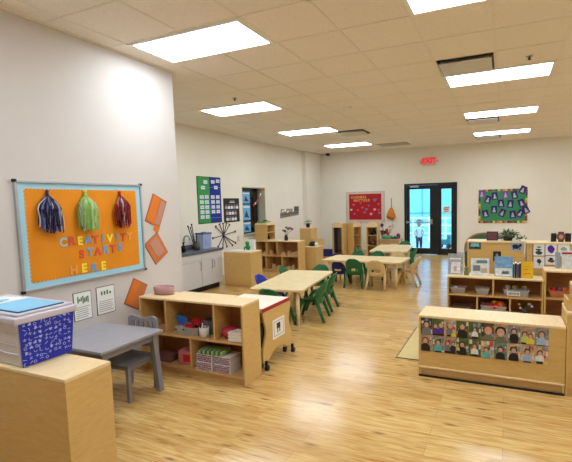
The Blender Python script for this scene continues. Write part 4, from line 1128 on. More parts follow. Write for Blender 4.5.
# play table
t = thing('play_table', 'small tan play table with green toys on it under the hanging orange bag', 'table', (-2.81, 11.2, 0))
m = MB(); m.box(-.28, .28, -.22, .22, .50, .53, mat('tan_wood', (196, 160, 116)), .004); m.build('tabletop', t)
m = MB(); m.box(-.24, .24, -.19, -.175, .41, .5, mat('tan_wood', (196, 160, 116))); m.build('apron', t)
for sx in (-1, 1):
    for sy in (-1, 1):
        m = MB(); m.box(sx * .24 - .02, sx * .24 + .02, sy * .18 - .02, sy * .18 + .02, 0, .5, mat('tan_wood', (196, 160, 116)), .003); m.build('leg', t)
TEAL = mat('toy_pot_green', (60, 150, 120), rough=.4)
m = MB(); m.lathe([(.001, 0), (.12, 0), (.16, .08), (.15, .08), (.11, .01), (.001, .01)], TEAL, n=20, sy=.8); tag(m.build('green_bowl', loc=(-2.92, 11.15, .53)), 'wide green bowl on the small play table', 'bowl')
m = MB(); m.box(-.1, .1, -.06, .06, 0, .05, mat('toy_dark_green', (40, 84, 66)), .01); m.box(-.03, .03, -.02, .02, .05, .07, BLACK, .004); tag(m.build('toy_case', loc=(-2.7, 11.15, .53)), 'dark green toy case on the right of the small play table', 'toy')
t = thing('artificial_flowers', 'bunch of pink and dark flowers standing behind the small play table', 'flowers', (-3.05, 11.6, 0))
m = MB(); m.lathe([(.001, 0), (.09, 0), (.11, .45), (.10, .45), (.001, .43)], mat('planter_tan', (180, 150, 120)), n=16); m.build('planter', t)
rg = random.Random(21); fm = [mat('bloom_pink', (206, 130, 140)), mat('bloom_plum', (96, 46, 62)), mat('bloom_white', (220, 206, 200)), RD]
for k in range(16):
    x = rg.uniform(-.2, .2); z_ = rg.uniform(.62, .95); y = rg.uniform(-.08, .08)
    m = MB(); m.tube([(0, 0, .42), (x * .6, y * .5, z_ * .8), (x, y, z_)], .004, LEAF, 5); st = m.build('stem', t)
    m = MB()
    for q in range(5): m.ball((x + .026 * math.cos(q * 1.257), y - .01, z_ + .026 * math.sin(q * 1.257)), .024, fm[k % 4], n=6)
    m.build('flower', st)
m = MB(); m.lathe([(.001, 0), (.05, .0), (.05, .1), (.02, .14), (.001, .14)], mat('toy_maroon', (110, 30, 40)), n=14); tag(m.build('toy_bottle', loc=(-2.64, 11.28, .53)), 'maroon toy bottle at the right end of the small play table', 'toy')

# ------------------------------------------------------------------ back wall boards
def wallB(name, label, cat, x, z, group=None): return thing(name, label, cat, (x, YB, z), 0, group)
t = wallB('red_board', 'red bulletin board with hearts and two lines of gold lettering', 'bulletin board', -3.845, 1.375)
m = MB(); m.box(-.585, .585, -.012, 0, -.45, .45, mat('board_border_cream', (214, 190, 176), rough=.8)); m.build('border', t)
RDB = mat('board_red', (170, 16, 30), rough=.7, noise=.03)
m = MB(); m.box(-.50, .50, -.016, -.012, -.375, .39, RDB); m.build('backing', t)
m = MB()
for a in ((-.60, -.585, -.465, .465), (.585, .60, -.465, .465), (-.6, .6, -.465, -.45), (-.6, .6, .45, .465)): m.box(a[0], a[1], -.02, 0, a[2], a[3], mat('frame_grey', (190, 186, 180)))
m.build('frame', t)
GOLD = mat('letter_gold', (214, 150, 84), rough=.6)
def wordB(txt, x0, x1, z, size, mt, what):
    for i, ch in enumerate(txt):
        o = add_me('paper_letter', letter(ch, size, mt, .004), None, (x0 + (x1 - x0) * i / (len(txt) - 1), YB - .0185, z), 0)
        tag(o, 'gold paper letter %s, %s in the word %s on the red board' % (ch, ORD[i], txt), 'paper letter', 'letters on the red board')
wordB('KINDNESS', -4.25, -3.83, 1.67, .10, GOLD, '')
wordB('MATTERS', -4.16, -3.72, 1.575, .10, GOLD, '')
HC = [('pink', (214, 84, 104)), ('pale pink', (232, 160, 160)), ('dusty blue', (120, 110, 160)), ('cream', (232, 200, 180)), ('mauve', (170, 90, 130))]
hs_ = [(-4.20, 1.45, 0, .09), (-3.98, 1.50, 0, .07), (-3.54, 1.58, 2, .12), (-4.28, 1.30, 3, .08), (-4.07, 1.29, 0, .08), (-3.93, 1.36, 0, .08), (-3.73, 1.42, 4, .07), (-3.86, 1.22, 4, .09), (-3.80, 1.31, 2, .09), (-3.55, 1.30, 1, .09),
       (-3.43, 1.46, 0, .07), (-3.66, 1.17, 1, .09), (-4.18, 1.18, 0, .07), (-3.40, 1.2, 2, .09), (-3.42, 1.29, 4, .07)]
seen = {}
for x, z, c, s_ in hs_:
    nm, cc = HC[c]
    m = MB(); m.poly(heart(0, 0, s_), -.003, 0, mat('heart_' + nm.replace(' ', '_'), cc, rough=.7))
    row = 'top' if z > 1.42 else ('middle' if z > 1.27 else 'bottom'); side = 'far left' if x < -4.25 else 'left' if x < -4.15 else 'left of centre' if x < -3.9 else 'centre' if x < -3.72 else 'right of centre' if x < -3.5 else 'far right'
    o = m.build('paper_heart', loc=(x, YB - .0165, z))
    lb_ = '%s paper heart on the red board, %s row, %s' % (nm, row, side)
    if lb_ in seen: lb_ += ', the right one'
    seen[lb_] = 1
    tag(o, lb_, 'paper heart', 'hearts on the red board')
t = wallB('drawstring_bag', 'orange drawstring bag hanging from a hook right of the red board', 'bag', -3.05, 1.19)
m = MB(); m.cyl((0, -.02, .42), (0, 0, .42), .012, .012, STEEL, 8); m.tube([(0, -.03, .43), (.004, -.03, .25), (-.002, -.04, .12)], .009, mat('strap_green', (70, 80, 66)), 6); m.build('strap', t)
BAG = mat('bag_orange', (206, 118, 30), rough=.6, noise=.1)
m = MB(); m.poly([(-.02, .15), (.02, .15), (.07, .08), (.115, -.05), (.12, -.14), (.05, -.2), (-.08, -.17), (-.13, -.12), (-.11, -.02), (-.06, .09)], -.085, -.015, BAG); b_ = m.build('body', t)
m = MB(); m.poly([(-.13, -.12), (-.115, -.06), (.0, -.12), (.09, -.16), (.05, -.2), (-.08, -.17)], -.09, -.085, mat('bag_brown', (150, 76, 30))); m.build('pocket', t)
# green board with cards
t = wallB('green_board', 'green bulletin board with multicoloured border and dark photo cards', 'bulletin board', -.085, 1.335)
t.location.y -= .002
hw, hh = .59, .445
m = MB(); m.box(-hw, hw, -.01, 0, -hh, hh, mat('board_green', (58, 136, 92), rough=.75, noise=.05)); m.build('backing', t)
bc = [mat('bd_' + str(n_), c, rough=.7) for n_, c in (('orange', (216, 140, 60)), ('plum', (80, 50, 80)), ('yellow', (214, 190, 100)), ('brick', (140, 56, 50)), ('green', (90, 120, 60)))]
m = MB(); k = 0
for i in range(20):
    x0 = -hw + i * 2 * hw / 20
    for z0, z1 in ((hh - .05, hh), (-hh, -hh + .055)): m.box(x0, x0 + 2 * hw / 20, -.013, -.01, z0, z1, bc[(k + (3 if z0 < 0 else 0)) % 5]); 
    k += 1 if i % 2 else 2
for i in range(12):
    z0 = -hh + .055 + i * (2 * hh - .105) / 12
    for x0, x1 in ((-hw, -hw + .05), (hw - .05, hw)): m.box(x0, x1, -.013, -.01, z0, z0 + (2 * hh - .105) / 12, bc[(i * 2 + (x0 > 0)) % 5])
m.build('border', t)
NV = mat('card_navy', (36, 32, 92), rough=.6); NVP = mat('card_purple', (112, 70, 150), rough=.6); PHW = mat('card_photo', (176, 170, 196), rough=.6)
cards = [(.07, .13, 0, 1), (.20, .30, -20, 0), (.34, .20, 8, 0), (.56, .17, 5, 1), (.74, .18, 10, 0), (.905, .04, -25, 0), (.47, .42, 5, 0), (.66, .44, -5, 0), (.88, .42, 20, 0), (.15, .72, 12, 0), (.33, .60, 0, 0), (.50, .70, -25, 0), (.71, .75, 5, 0), (.86, .72, -30, 0), (.97, .62, 25, 0)]
for k, (u, v, a, p) in enumerate(cards):
    lb = ('purple' if p else 'navy') + ' photo card on the green board, ' + ('top' if v < .25 else 'upper middle' if v < .38 else 'middle' if v < .5 else 'lower') + ' row, ' + ['far left', 'upper left', 'left of centre', 'centre top', 'right of centre', 'sticking out at the upper right corner', 'just left of centre', 'just right of centre', 'near the right border', 'far left corner', 'beneath the upper left pair', 'tilted at the bottom centre', 'bottom right, upright', 'bottom right, leaning', 'overlapping the right border'][k]
    t = thing('photo_card', lb, 'photo card', (-.085 - hw + 2 * hw * u, YB - .0155, 1.335 + hh - 2 * hh * v), 0, 'photo cards on the green board')
    Mx = Matrix.Rotation(R(-a), 4, 'Y')
    m = MB(); m.box(-.073, .073, -.003 - .0008 * k, 0, -.10, .10, NVP if p else NV, 0, Mx); c_ = m.build('card', t)
    m = MB(); d0 = -.003 - .0008 * k
    m.ball((0, d0, .03), .022, PHW, sy=.08, n=8, mtx=Mx); m.poly([(-.042, -.07), (.042, -.07), (.022, .01), (-.022, .01)], d0 - .002, d0, PHW, Mx); m.build('picture', c_)

# ------------------------------------------------------------------ child outside the door
def child(loc):
    t = thing('person', 'person with dark hair in a white top and dark trousers standing outside the glass door', 'person', loc, 15)
    SKIN = mat('skin', (196, 146, 118), rough=.6); HAIR = mat('dark_hair', (36, 28, 28), rough=.6); TOP = mat('white_top', (206, 218, 226), rough=.8); TR = mat('dark_trousers', (48, 52, 70), rough=.8)
    def skin(name, pts, edges, rad, mt, par, sub=1):
        me = bpy.data.meshes.new(name); me.from_pydata([Vector(p) for p in pts], edges, []); me.materials.append(mt)
        o = bpy.data.objects.new(name, me); COL.objects.link(o); o.parent = par
        sm = o.modifiers.new('skin', 'SKIN'); 
        if not me.skin_vertices: 
            bm = bmesh.new(); bm.from_mesh(me); bm.verts.layers.skin.verify(); bm.to_mesh(me); bm.free()
        for i, r_ in enumerate(rad): me.skin_vertices[0].data[i].radius = (r_, r_)
        me.skin_vertices[0].data[0].use_root = True
        s2 = o.modifiers.new('sub', 'SUBSURF'); s2.levels = sub; s2.render_levels = sub
        sm.use_smooth_shade = True
        return o
    P_ = [(0, 0, .45), (0, 0, .56), (0, 0, .68), (0, 0, .74), (0, -.005, .78), (-.05, 0, .42), (-.055, -.01, .24), (-.055, .005, .05), (-.055, -.05, .02), (.05, 0, .42), (.06, .01, .24), (.06, .02, .05), (.06, -.035, .02),
          (-.10, 0, .67), (-.14, -.01, .54), (-.13, -.06, .44), (-.125, -.085, .41), (.10, 0, .67), (.14, -.01, .55), (.11, -.10, .50), (.10, -.13, .50)]
    E_ = [(0, 1), (1, 2), (2, 3), (3, 4), (0, 5), (5, 6), (6, 7), (7, 8), (0, 9), (9, 10), (10, 11), (11, 12), (2, 13), (13, 14), (14, 15), (15, 16), (2, 17), (17, 18), (18, 19), (19, 20)]
    rad = [.08, .075, .07, .035, .035, .055, .038, .026, .022, .055, .038, .026, .022, .036, .028, .02, .018, .036, .028, .02, .018]
    bd = skin('body', P_, E_, rad, SKIN, t)
    m = MB(); m.ball((0, -.005, .86), .085, SKIN, sx=.9, sz=1.12); m.ball((0, -.088, .85), .012, SKIN, n=8)
    for s_ in (-1, 1): m.ball((s_ * .078, 0, .855), .016, SKIN, sx=.5, n=8)
    hd = m.build('head', t)
    m = MB()
    for s_ in (-1, 1): m.ball((s_ * .03, -.077, .87), .010, BLACK, n=8)
    m.build('eye', hd)
    m = MB(); m.box(-.018, .018, -.085, -.078, .812, .818, mat('lip', (150, 80, 76)), .001); m.build('mouth', hd)
    m = MB(); m.ball((0, .018, .885), .092, HAIR, sx=.95, sz=1.05); m.ball((0, .04, .82), .07, HAIR, sz=1.2); m.build('hair', t)
    m = MB(); m.lathe([(.088, .40), (.09, .46), (.085, .56), (.088, .66), (.06, .715), (.04, .73)], TOP, n=18, sy=.85)
    for s_, e in ((-1, (-.14, -.01, .54)), (1, (.14, -.01, .55))): m.tube([(s_ * .06, 0, .68), (s_ * .105, 0, .66), e], [.045, .043, .038], TOP, 10)
    m.build('shirt', t)
    m = MB(); m.ball((0, 0, .43), .088, TR, sy=.85, sz=.7)
    for s_, y in ((-1, 0), (1, .01)): m.tube([(s_ * .045, 0, .43), (s_ * .057, y - .01, .24), (s_ * .058, y + .01, .07)], [.062, .048, .038], TR, 10)
    m.build('trousers', t)
    for s_, y in ((-1, 0), (1, .015)):
        m = MB(); m.ball((s_ * .057, y - .025, .022), .036, BLACK, sx=.8, sy=1.6, sz=.6, n=12); m.build('shoe', t)
    for s_, c0 in ((-1, (-.125, -.085, .41)), (1, (.10, -.13, .50))):
        m = MB(); m.ball(c0, .02, SKIN, n=10)
        for k in range(4):
            dx = (k - 1.5) * .009; L = (.026, .03, .028, .022)[k]
            m.tube([(c0[0] + dx, c0[1] - .008, c0[2] - .008), (c0[0] + dx, c0[1] - .016, c0[2] - .008 - L * .6), (c0[0] + dx, c0[1] - .012, c0[2] - .008 - L)], [.005, .0048, .004], SKIN, 6)
        m.tube([(c0[0] - s_ * .014, c0[1], c0[2]), (c0[0] - s_ * .026, c0[1] - .012, c0[2] - .014)], [.006, .0045], SKIN, 6)
        m.build('hand', t)
child((-2.55, 13.8, -.05))

# ------------------------------------------------------------------ snapshots on the low shelf back
SK2 = mat('photo_skin', (206, 158, 130), rough=.5)
HR = {'d': mat('photo_hair_dark', (44, 32, 28), rough=.6), 'b': mat('photo_hair_brown', (104, 68, 46), rough=.6), 'l': mat('photo_hair_light', (190, 156, 110), rough=.6)}
BGM = {'green': (74, 96, 54), 'grey': (128, 128, 124), 'room': (168, 138, 112), 'dark': (60, 54, 48), 'teal': (92, 124, 116), 'tan': (190, 160, 124)}
SHM = {'grey': (112, 116, 120), 'purple': (86, 40, 142), 'black': (26, 26, 30), 'white': (222, 222, 220), 'olive': (112, 112, 84), 'yellow': (222, 200, 66), 'teal': (84, 176, 170), 'navy': (32, 38, 74), 'red': (150, 40, 38), 'pale blue': (160, 180, 206), 'lime': (180, 200, 90), 'brown': (110, 84, 64)}
# background, [(x, head z, scale, shirt, hair)]
rows = [
 [('dark', [(0, .018, 1.1, 'grey', 'd')]), ('green', [(-.022, .012, .8, 'purple', 'b'), (.024, .018, .8, 'purple', 'l')]), ('tan', [(0, .022, .9, 'grey', 'l'), (.03, -.02, .6, 'yellow', 'l')]),
  ('green', [(0, .025, 1.1, 'black', 'b')]), ('green', [(0, .012, .7, 'white', 'd')]), ('dark', [(.005, .012, 1.7, 'olive', 'b')]), ('room', [(0, .005, 1.7, 'olive', 'd')]),
  ('grey', [(0, .026, .9, 'black', 'd')]), ('room', [(-.022, .012, .8, 'lime', 'd'), (.02, .0, .8, 'yellow', 'b')]), ('grey', [(0, .02, 1.0, 'pale blue', 'b')])],
 [('room', [(-.01, .022, 1.1, 'black', 'b')]), ('grey', [(0, .018, .9, 'teal', 'd')]), ('room', [(-.02, .02, .8, 'grey', 'd'), (.025, .02, .7, 'navy', 'd')]),
  ('green', [(0, .02, .95, 'black', 'd'), (-.038, .01, .5, 'lime', 'l')]), ('green', [(0, .018, .8, 'white', 'b')]), ('tan', [(-.01, .0, .8, 'teal', 'd')]), ('teal', [(0, .012, .95, 'black', 'd')]),
  ('tan', [(0, .018, 1.0, 'black', 'd')]), ('tan', [(0, .018, .9, 'pale blue', 'd')]), ('tan', [(-.01, .02, .8, 'white', 'd'), (.03, -.03, .5, 'yellow', 'l')])]]
WORDN = ['first', 'second', 'third', 'fourth', 'fifth', 'sixth', 'seventh', 'eighth', 'ninth', 'last']
for r_, row in enumerate(rows):
    for k, (bgn, people) in enumerate(row):
        cx = -.67 + .099 * (k + .5); cz = (.455, .306)[r_]
        desc = ' and '.join('%s top' % p[3] for p in people)
        t = thing('snapshot', 'snapshot showing %s, %s from left in %s row on shelf' % (desc, WORDN[k], ('upper', 'lower')[r_]), 'photograph', (cx, 3.6845, cz), 0, 'snapshots on the back of the low shelf')
        m = MB(); m.box(-.0485, .0485, -.0012, 0, -.073, .073, mat('photo_bg_' + bgn, BGM[bgn], rough=.4, noise=.45, nscale=38)); pr_ = m.build('print', t)
        rq = random.Random(100 * r_ + k); m = MB()
        for q in range(11):
            qx, qz = -.044 + .0075 * q, rq.uniform(-.066, .04); qw, qh = rq.uniform(.008, .026), rq.uniform(.008, .045)
            m.poly([(qx, qz), (min(.047, qx + qw), qz + rq.uniform(-.004, .004)), (min(.047, qx + qw), min(.071, qz + qh)), (qx + .002, min(.071, qz + qh))], -.0015 - .00003 * q, -.0012, mat('photo_clutter_%d' % (q % 5), [(214, 206, 190), (150, 120, 90), (60, 70, 60), (186, 70, 60), (120, 150, 170)][q % 5], rough=.4))
        m.build('background_shapes', pr_)
        for i_, (px_, pz, sc, sh, ha) in enumerate(people):
            sc = sc * 1.28; pz = pz - .006
            def cl(p): return (max(-.047, min(.047, p[0])), max(-.071, min(.071, p[1])))
            y = -.0018 - .0012 * i_
            m = MB(); sm_ = mat('photo_' + sh.replace(' ', '_'), SHM[sh], rough=.4, noise=.15, nscale=60)
            b0 = pz - .012 * sc
            m.poly([cl(p) for p in [(px_ - .030 * sc, b0 - .05 * sc), (px_ - .026 * sc, b0 - .014 * sc), (px_ - .008 * sc, b0), (px_ + .008 * sc, b0), (px_ + .026 * sc, b0 - .014 * sc), (px_ + .030 * sc, b0 - .05 * sc)]], y - .0004, y, sm_)
            hcx, hcz, hr = px_, pz + .004 * sc, .016 * sc
            m.poly([cl((hcx + hr * 1.25 * math.cos(a * .5236), hcz + hr * .25 + hr * 1.2 * math.sin(a * .5236))) for a in range(12)], y - .0007, y - .0004, HR[ha])
            m.poly([cl((hcx + hr * .85 * math.cos(a * .5236), hcz - hr * .1 + hr * math.sin(a * .5236))) for a in range(12)], y - .0010, y - .0007, SK2)
            if sc < 1.6:
                m.poly([cl(p) for p in [(px_ - .022 * sc, b0 - .05 * sc), (px_ + .022 * sc, b0 - .05 * sc), (px_ + .026 * sc, b0 - .085 * sc), (px_ - .026 * sc, b0 - .085 * sc)]], y - .0004, y, HR['d'])
            else:
                for q in (-1, 1): m.box(hcx + q * hr * .35 - .0018, hcx + q * hr * .35 + .0018, y - .0013, y - .001, hcz + .001, hcz + .004, HR['d'])
                m.box(hcx - .006, hcx + .006, y - .0013, y - .001, hcz - hr * .55, hcz - hr * .45, WHITE)
            m.build('figure', t)

# floor mat behind the low shelf
m = MB(); m.box(0, 1.3, 0, 1.05, 0, .008, mat('mat_tan', (206, 184, 128), rough=.85, noise=.05), .003); m.box(-.012, 1.312, -.012, 1.062, 0, .006, mat('mat_edge', (84, 74, 62), rough=.8), .002)
tag(m.build('floor_mat', loc=(-.97, 4.05, 0)), 'tan floor mat with a dark edge showing behind the low photo shelf', 'mat')

# stepped maple cabinets at the right edge
shelf_unit('maple cabinet at the right edge, touching the low photo shelf', (1.35, 4.03, 0), 180, .91, .345, .665, zmid=.34, backm=MAPLE, ups=(.45,), kick=.07)
shelf_unit('upright maple cabinet with cubes standing behind the right-edge cabinet', (1.40, 4.34, 0), 180, .87, .29, .80, zmid=.40, backm=MAPLE, ups=(.45,))
t = thing('wooden_crate', 'small maple crate on the right-edge cabinet', 'crate', (.445, 3.74, .665))
m = MB(); m.box(0, .015, 0, .22, 0, .085, MAPLE, .002); m.box(.30, .315, 0, .22, 0, .085, MAPLE, .002); m.box(.015, .30, 0, .012, 0, .085, MAPLE, .002); m.box(.015, .30, .208, .22, 0, .085, MAPLE, .002); m.build('side_panel', t)
m = MB(); m.box(.015, .30, .012, .208, 0, .008, MAPLE_D); m.build('bottom', t)

# ------------------------------------------------------------------ books and baskets on the low bookshelf
def book(label, loc, w, h, th, cover, lean=8, rotz=0, spine=None, art=None, name='picture_book'):
    t = thing(name, label, 'book', loc, rotz)
    Mx = Matrix.Rotation(R(-lean), 4, 'X')
    m = MB(); m.box(-w / 2, w / 2, 0, .002, 0, h, cover, .0005, Mx); m.box(-w / 2, w / 2, th - .002, th, 0, h, cover, .0005, Mx)
    m.box(-w / 2, -w / 2 + .003, 0, th, 0, h, spine or cover, .0005, Mx); m.build('cover', t)
    m = MB(); m.box(-w / 2 + .003, w / 2 - .004, .002, th - .002, .003, h - .003, WHITE, 0, Mx); m.build('pages', t)
    if art:
        m = MB()
        for (x0, x1, z0, z1, c) in art: m.poly([(x0 * w, z0 * h), (x1 * w, z0 * h + .003), (x1 * w - .003, z1 * h), (x0 * w + .002, z1 * h - .004)], -.0015, 0, c, Mx)
        m.build('cover_picture', t)
    return t
ZT = .551
BW = mat('book_white', (214, 216, 216), rough=.4, noise=.16, nscale=26); BG = mat('book_grey', (168, 170, 174), rough=.4, noise=.3, nscale=20); BLs = mat('book_sky', (120, 164, 204), rough=.4, noise=.3, nscale=18); BYL = mat('book_yellow', (232, 190, 40), rough=.4); BNV = mat('book_navy', (30, 50, 100), rough=.4); BGR = mat('book_green', (40, 100, 70), rough=.4)
AG = mat('art_grey', (120, 120, 128)); AT = mat('art_teal', (96, 124, 124)); AR = mat('art_tan', (196, 170, 140)); AM = mat('art_rose', (186, 140, 136)); AW = mat('art_white', (230, 232, 234), noise=.25, nscale=34)
book('grey upright picture book at the left end of the low bookshelf top', (-.61, 5.86, ZT), .19, .275, .02, BG, 6, -6, BW, [(-.3, .35, .05, .6, AW), (-.1, .12, .15, .4, AM), (-.4, .4, .72, .8, AW)])
book('white picture book with a small animal drawing, second along the low bookshelf', (-.30, 5.85, ZT), .225, .225, .02, BW, 10, 2, None, [(-.38, .02, .25, .6, AG), (.05, .4, .15, .45, AR), (-.2, .4, .7, .9, AT)])
book('picture book with a blue sky cover in the middle of the low bookshelf top', (-.02, 5.86, ZT), .215, .255, .03, BLs, 7, -2, BW, [(-.45, .48, .02, .42, AW), (-.1, .3, .1, .3, AG)])
for k, (x, c, w_, lb) in enumerate(((.098, BGR, .018, 'thin green book standing spine-out left of the navy books'), (.122, BNV, .022, 'navy book standing spine-out beside the thin green book'), (.148, mat('book_slate', (70, 80, 120)), .018, 'slate blue book standing spine-out, middle of the row'), (.170, mat('book_plum', (64, 40, 66)), .018, 'dark plum book standing spine-out against the yellow book'))):
    m = MB(); h_ = .175 + .012 * (k % 2); m.box(-w_ / 2, w_ / 2, 0, .12, 0, h_, c, .002); t = thing('picture_book', lb, 'book', (x, 5.78, ZT)); m.build('cover', t)
    m = MB(); m.box(-w_ / 2 + .002, w_ / 2 - .002, .002, .122, .002, h_ + .0005, WHITE); m.build('pages', t)
book('bright yellow book leaning near the right end of the low bookshelf', (.25, 5.79, ZT), .135, .205, .02, BYL, 5, 4, BNV, [(-.3, .3, .25, .32, OG), (-.3, .1, .5, .56, OG), (-.3, .3, .7, .74, OG)])
m = MB(); m.box(-.03, .03, -.02, .02, 0, .06, mat('toy_olive', (120, 124, 80)), .008); m.ball((0, 0, .085), .03, mat('toy_olive', (120, 124, 80)), n=10); tag(m.build('small_figure', loc=(-.465, 5.84, ZT)), 'small olive figure between the grey and the white books', 'figurine')
WIRE = mat('clear_tub', (196, 190, 184), rough=.3, alpha=.6)
ZU = .3155
basket('clear_basket', 'small clear basket at the left of the upper shelf of the low bookshelf', 'basket', (-.565, 5.84, ZU), .19, .15, .075, WIRE, 0, 'clear baskets in the low bookshelf', tp=.025)
basket('clear_basket', 'small clear basket left of the divider in the low bookshelf', 'basket', (-.265, 5.84, ZU), .165, .15, .08, WIRE, 0, 'clear baskets in the low bookshelf', tp=.018)
basket('clear_basket', 'long clear basket with toys right of the divider in the low bookshelf', 'basket', (.13, 5.84, ZU), .29, .15, .085, WIRE, 0, 'clear baskets in the low bookshelf')
for k, (x, c, lb) in enumerate(((-.60, AW, 'pale toy piece sticking out of the leftmost clear basket'), (-.54, AM, 'rose toy piece in the leftmost clear basket'), (-.27, AR, 'tan toy piece in the basket left of the divider'),)):
    m = MB(); m.ball((0, 0, .04), .035, c, n=10); m.box(-.03, .03, -.02, .02, 0, .03, c, .004); tag(m.build('toy_piece', loc=(x, 5.84, ZU + .005)), lb, 'toy')
for k, (x, c, nm) in enumerate(((.03, mat('lid_silver', (180, 176, 166)), 'silver'), (.12, mat('lid_gold', (196, 170, 90)), 'gold'), (.225, mat('lid_brass', (190, 176, 130)), 'brass'))):
    t = thing('jar', 'small jar with %s lid standing in the long clear basket' % nm, 'jar', (x, 5.87, ZU + .005))
    m = MB(); m.lathe([(.001, 0), (.03, 0), (.03, .095), (.001, .095)], WIRE, n=14); m.build('glass', t)
    m = MB(); m.cyl((0, 0, .096), (0, 0, .115), .032, .032, c, 14); m.build('lid', t)
m = MB(); m.box(-.075, .075, -.002, .002, 0, .055, WHITE, .001); o = m.build('paper_label', loc=(.10, 5.760, ZU + .012)); tag(o, 'white paper label with dark letter marks on the front of the long clear basket', 'label')
m = MB()
for k in range(4): x = -.055 + k * .032; m.box(x, x + .006, -.0035, -.002, .01, .045, DARKM); m.box(x + .006, x + .02, -.0035, -.002, .024, .030, DARKM); m.box(x + .016, x + .022, -.0035, -.002, .01, .045, DARKM)
m.build('print', o)
ZL = .0795
basket('clear_basket', 'clear basket of play food in the lower middle bay of the low bookshelf', 'basket', (-.13, 5.84, ZL), .30, .17, .10, WIRE, 0, 'clear baskets in the low bookshelf')
for x, y, z_, r_, c, nm in ((-.19, 5.82, .1, .045, RD, 'red ball'), (-.11, 5.80, .115, .05, RD, 'larger red ball'), (-.05, 5.85, .13, .055, OG, 'orange ball'), (-.12, 5.87, .14, .04, YL, 'yellow ball')):
    blob('play_fruit', nm + ' of play food in the lower middle basket of the low bookshelf', 'toy', (x, y, ZL + z_ - .03), r_, c)
basket('clear_basket', 'low clear basket in the lower left bay of the low bookshelf', 'basket', (-.52, 5.84, ZL), .26, .17, .07, mat('tub_brown', (120, 84, 66), rough=.4, alpha=.8), 0, 'clear baskets in the low bookshelf')
t = thing('toy_tree', 'grey branching toy in the lower right bay of the low bookshelf', 'toy', (.24, 5.84, ZL))
m = MB(); m.box(-.06, .06, -.05, .05, 0, .02, GYD, .004); m.build('base', t)
rg = random.Random(9)
for k in range(9):
    m = MB(); x, y, z_ = rg.uniform(-.09, .09), rg.uniform(-.05, .05), rg.uniform(.08, .16); m.cyl((0, 0, .02), (x, y, z_), .006, .004, GYD, 6); m.ball((x, y, z_), .014, AW if k % 3 else GYD, n=8); m.build('branch', t)
# right taller shelf
basket('clear_basket', 'orange-tinted basket with packets in the taller shelf at the right edge', 'basket', (.60, 5.84, .341), .22, .17, .08, mat('tub_orange', (206, 130, 90), rough=.4, alpha=.85), tp=.022)
for k, (x, c, nm) in enumerate(((.54, RD, 'red'), (.60, mat('packet_purple', (120, 80, 130)), 'purple'), (.66, OG, 'orange'))):
    m = MB(); m.box(-.025, .025, -.03, .03, 0, .10, c, .006); tag(m.build('snack_packet', loc=(x, 5.84, .346), rotz=15), nm + ' packet standing in the orange-tinted basket', 'packet')
m = MB(); m.box(-.06, .06, -.05, .05, 0, .05, mat('case_dark', (52, 44, 60)), .01); m.box(-.02, .02, -.056, -.05, .02, .03, STEEL); tag(m.build('dark_case', loc=(.70, 5.84, ZL)), 'small dark case on the lower level of the taller right shelf', 'case')
book('grey-blue book standing at the left on the taller right shelf', (.60, 5.92, .671), .05, .20, .03, mat('book_mist', (160, 176, 190)), 3, 25)
book('tall pale book with a crimson band on the taller right shelf', (.74, 5.88, .671), .22, .225, .02, BW, 5, 0, BG, [(-.5, .5, .80, .92, mat('band_crimson', (176, 34, 60)))])

# ------------------------------------------------------------------ golden units behind with pictures
def back_unit(label, x0, x1, y, D, H):
    t = thing('storage_cabinet', label, 'cabinet', (x0, y, 0)); W_ = x1 - x0
    m = MB(); m.box(0, W_, -.0, .016, .04, H - .02, PLY, .002); m.build('back_panel', t)
    m = MB(); m.box(-.006, W_ + .006, -.012, D, H - .02, H, MAPLE_LIT, .003); m.build('top', t)
    for x in (0, W_ - .02):
        m = MB(); m.box(x, x + .02, -.008, D, 0, H - .02, MAPLE, .002); m.build('side_panel', t)
    m = MB(); m.box(.02, W_ - .02, .016, D, .04, .06, MAPLE_D); m.box(.02, W_ - .02, .016, D, .5, .52, MAPLE_D); m.build('shelf_board', t)
    return t
back_unit('golden maple cabinet with its back to the bookshelf and three dark pictures on it', -.495, .235, 6.35, .32, .955)
back_unit('golden maple cabinet at the right with plant pictures on its back', .262, 1.35, 6.35, .32, .945)
def pic(label, x, z, w, h, mb, parts, y=6.3495 - .0, cat='picture', name='picture_card', group='pictures on the golden cabinets'):
    t = thing(name, label, cat, (x, y, z), 0, group)
    m = MB(); m.box(-w / 2, w / 2, -.003, 0, -h / 2, h / 2, mb); m.build('print', t)
    m = MB()
    for p in parts:
        if p[0] == 'e': m.poly([(p[1] + p[3] * math.cos(a * .5236) * (1 + .15 * math.sin(a * 5.1)), p[2] + p[4] * math.sin(a * .5236) * (1 + .15 * math.cos(a * 4.3))) for a in range(12)], -.0045, -.003, p[5])
        else: m.poly([(p[1], p[3]), (p[2], p[3]), (p[2] - .008, p[4]), (p[1] + .01, p[4])], -.0045, -.003, p[5])
    m.build('image', t)
PTB = mat('pic_dark_teal', (44, 84, 92), rough=.4, noise=.4, nscale=30); PBK = mat('pic_dark', (38, 36, 38), rough=.4); PSK = mat('pic_sky', (150, 178, 206), rough=.4, noise=.2); PGL = mat('pic_pale', (206, 206, 196)); PBR = mat('pic_brown', (112, 72, 58), rough=.5, noise=.3); PPU = mat('pic_purple', (80, 40, 150), rough=.5, noise=.3); PDG = mat('pic_dark_green', (44, 66, 48), rough=.5, noise=.3)
YC = 6.349
pic('small dark teal seascape picture at the upper left of the golden cabinet', -.395, .895, .16, .11, PTB, [('r', -.06, .06, -.02, .03, mat('pic_aqua', (130, 190, 196))), ('e', .02, -.03, .03, .012, PBK)], YC)
pic('small dark portrait picture in the middle of the golden cabinet', -.105, .745, .10, .14, PBK, [('e', 0, .01, .02, .03, mat('pic_grey', (140, 134, 130)))], YC)
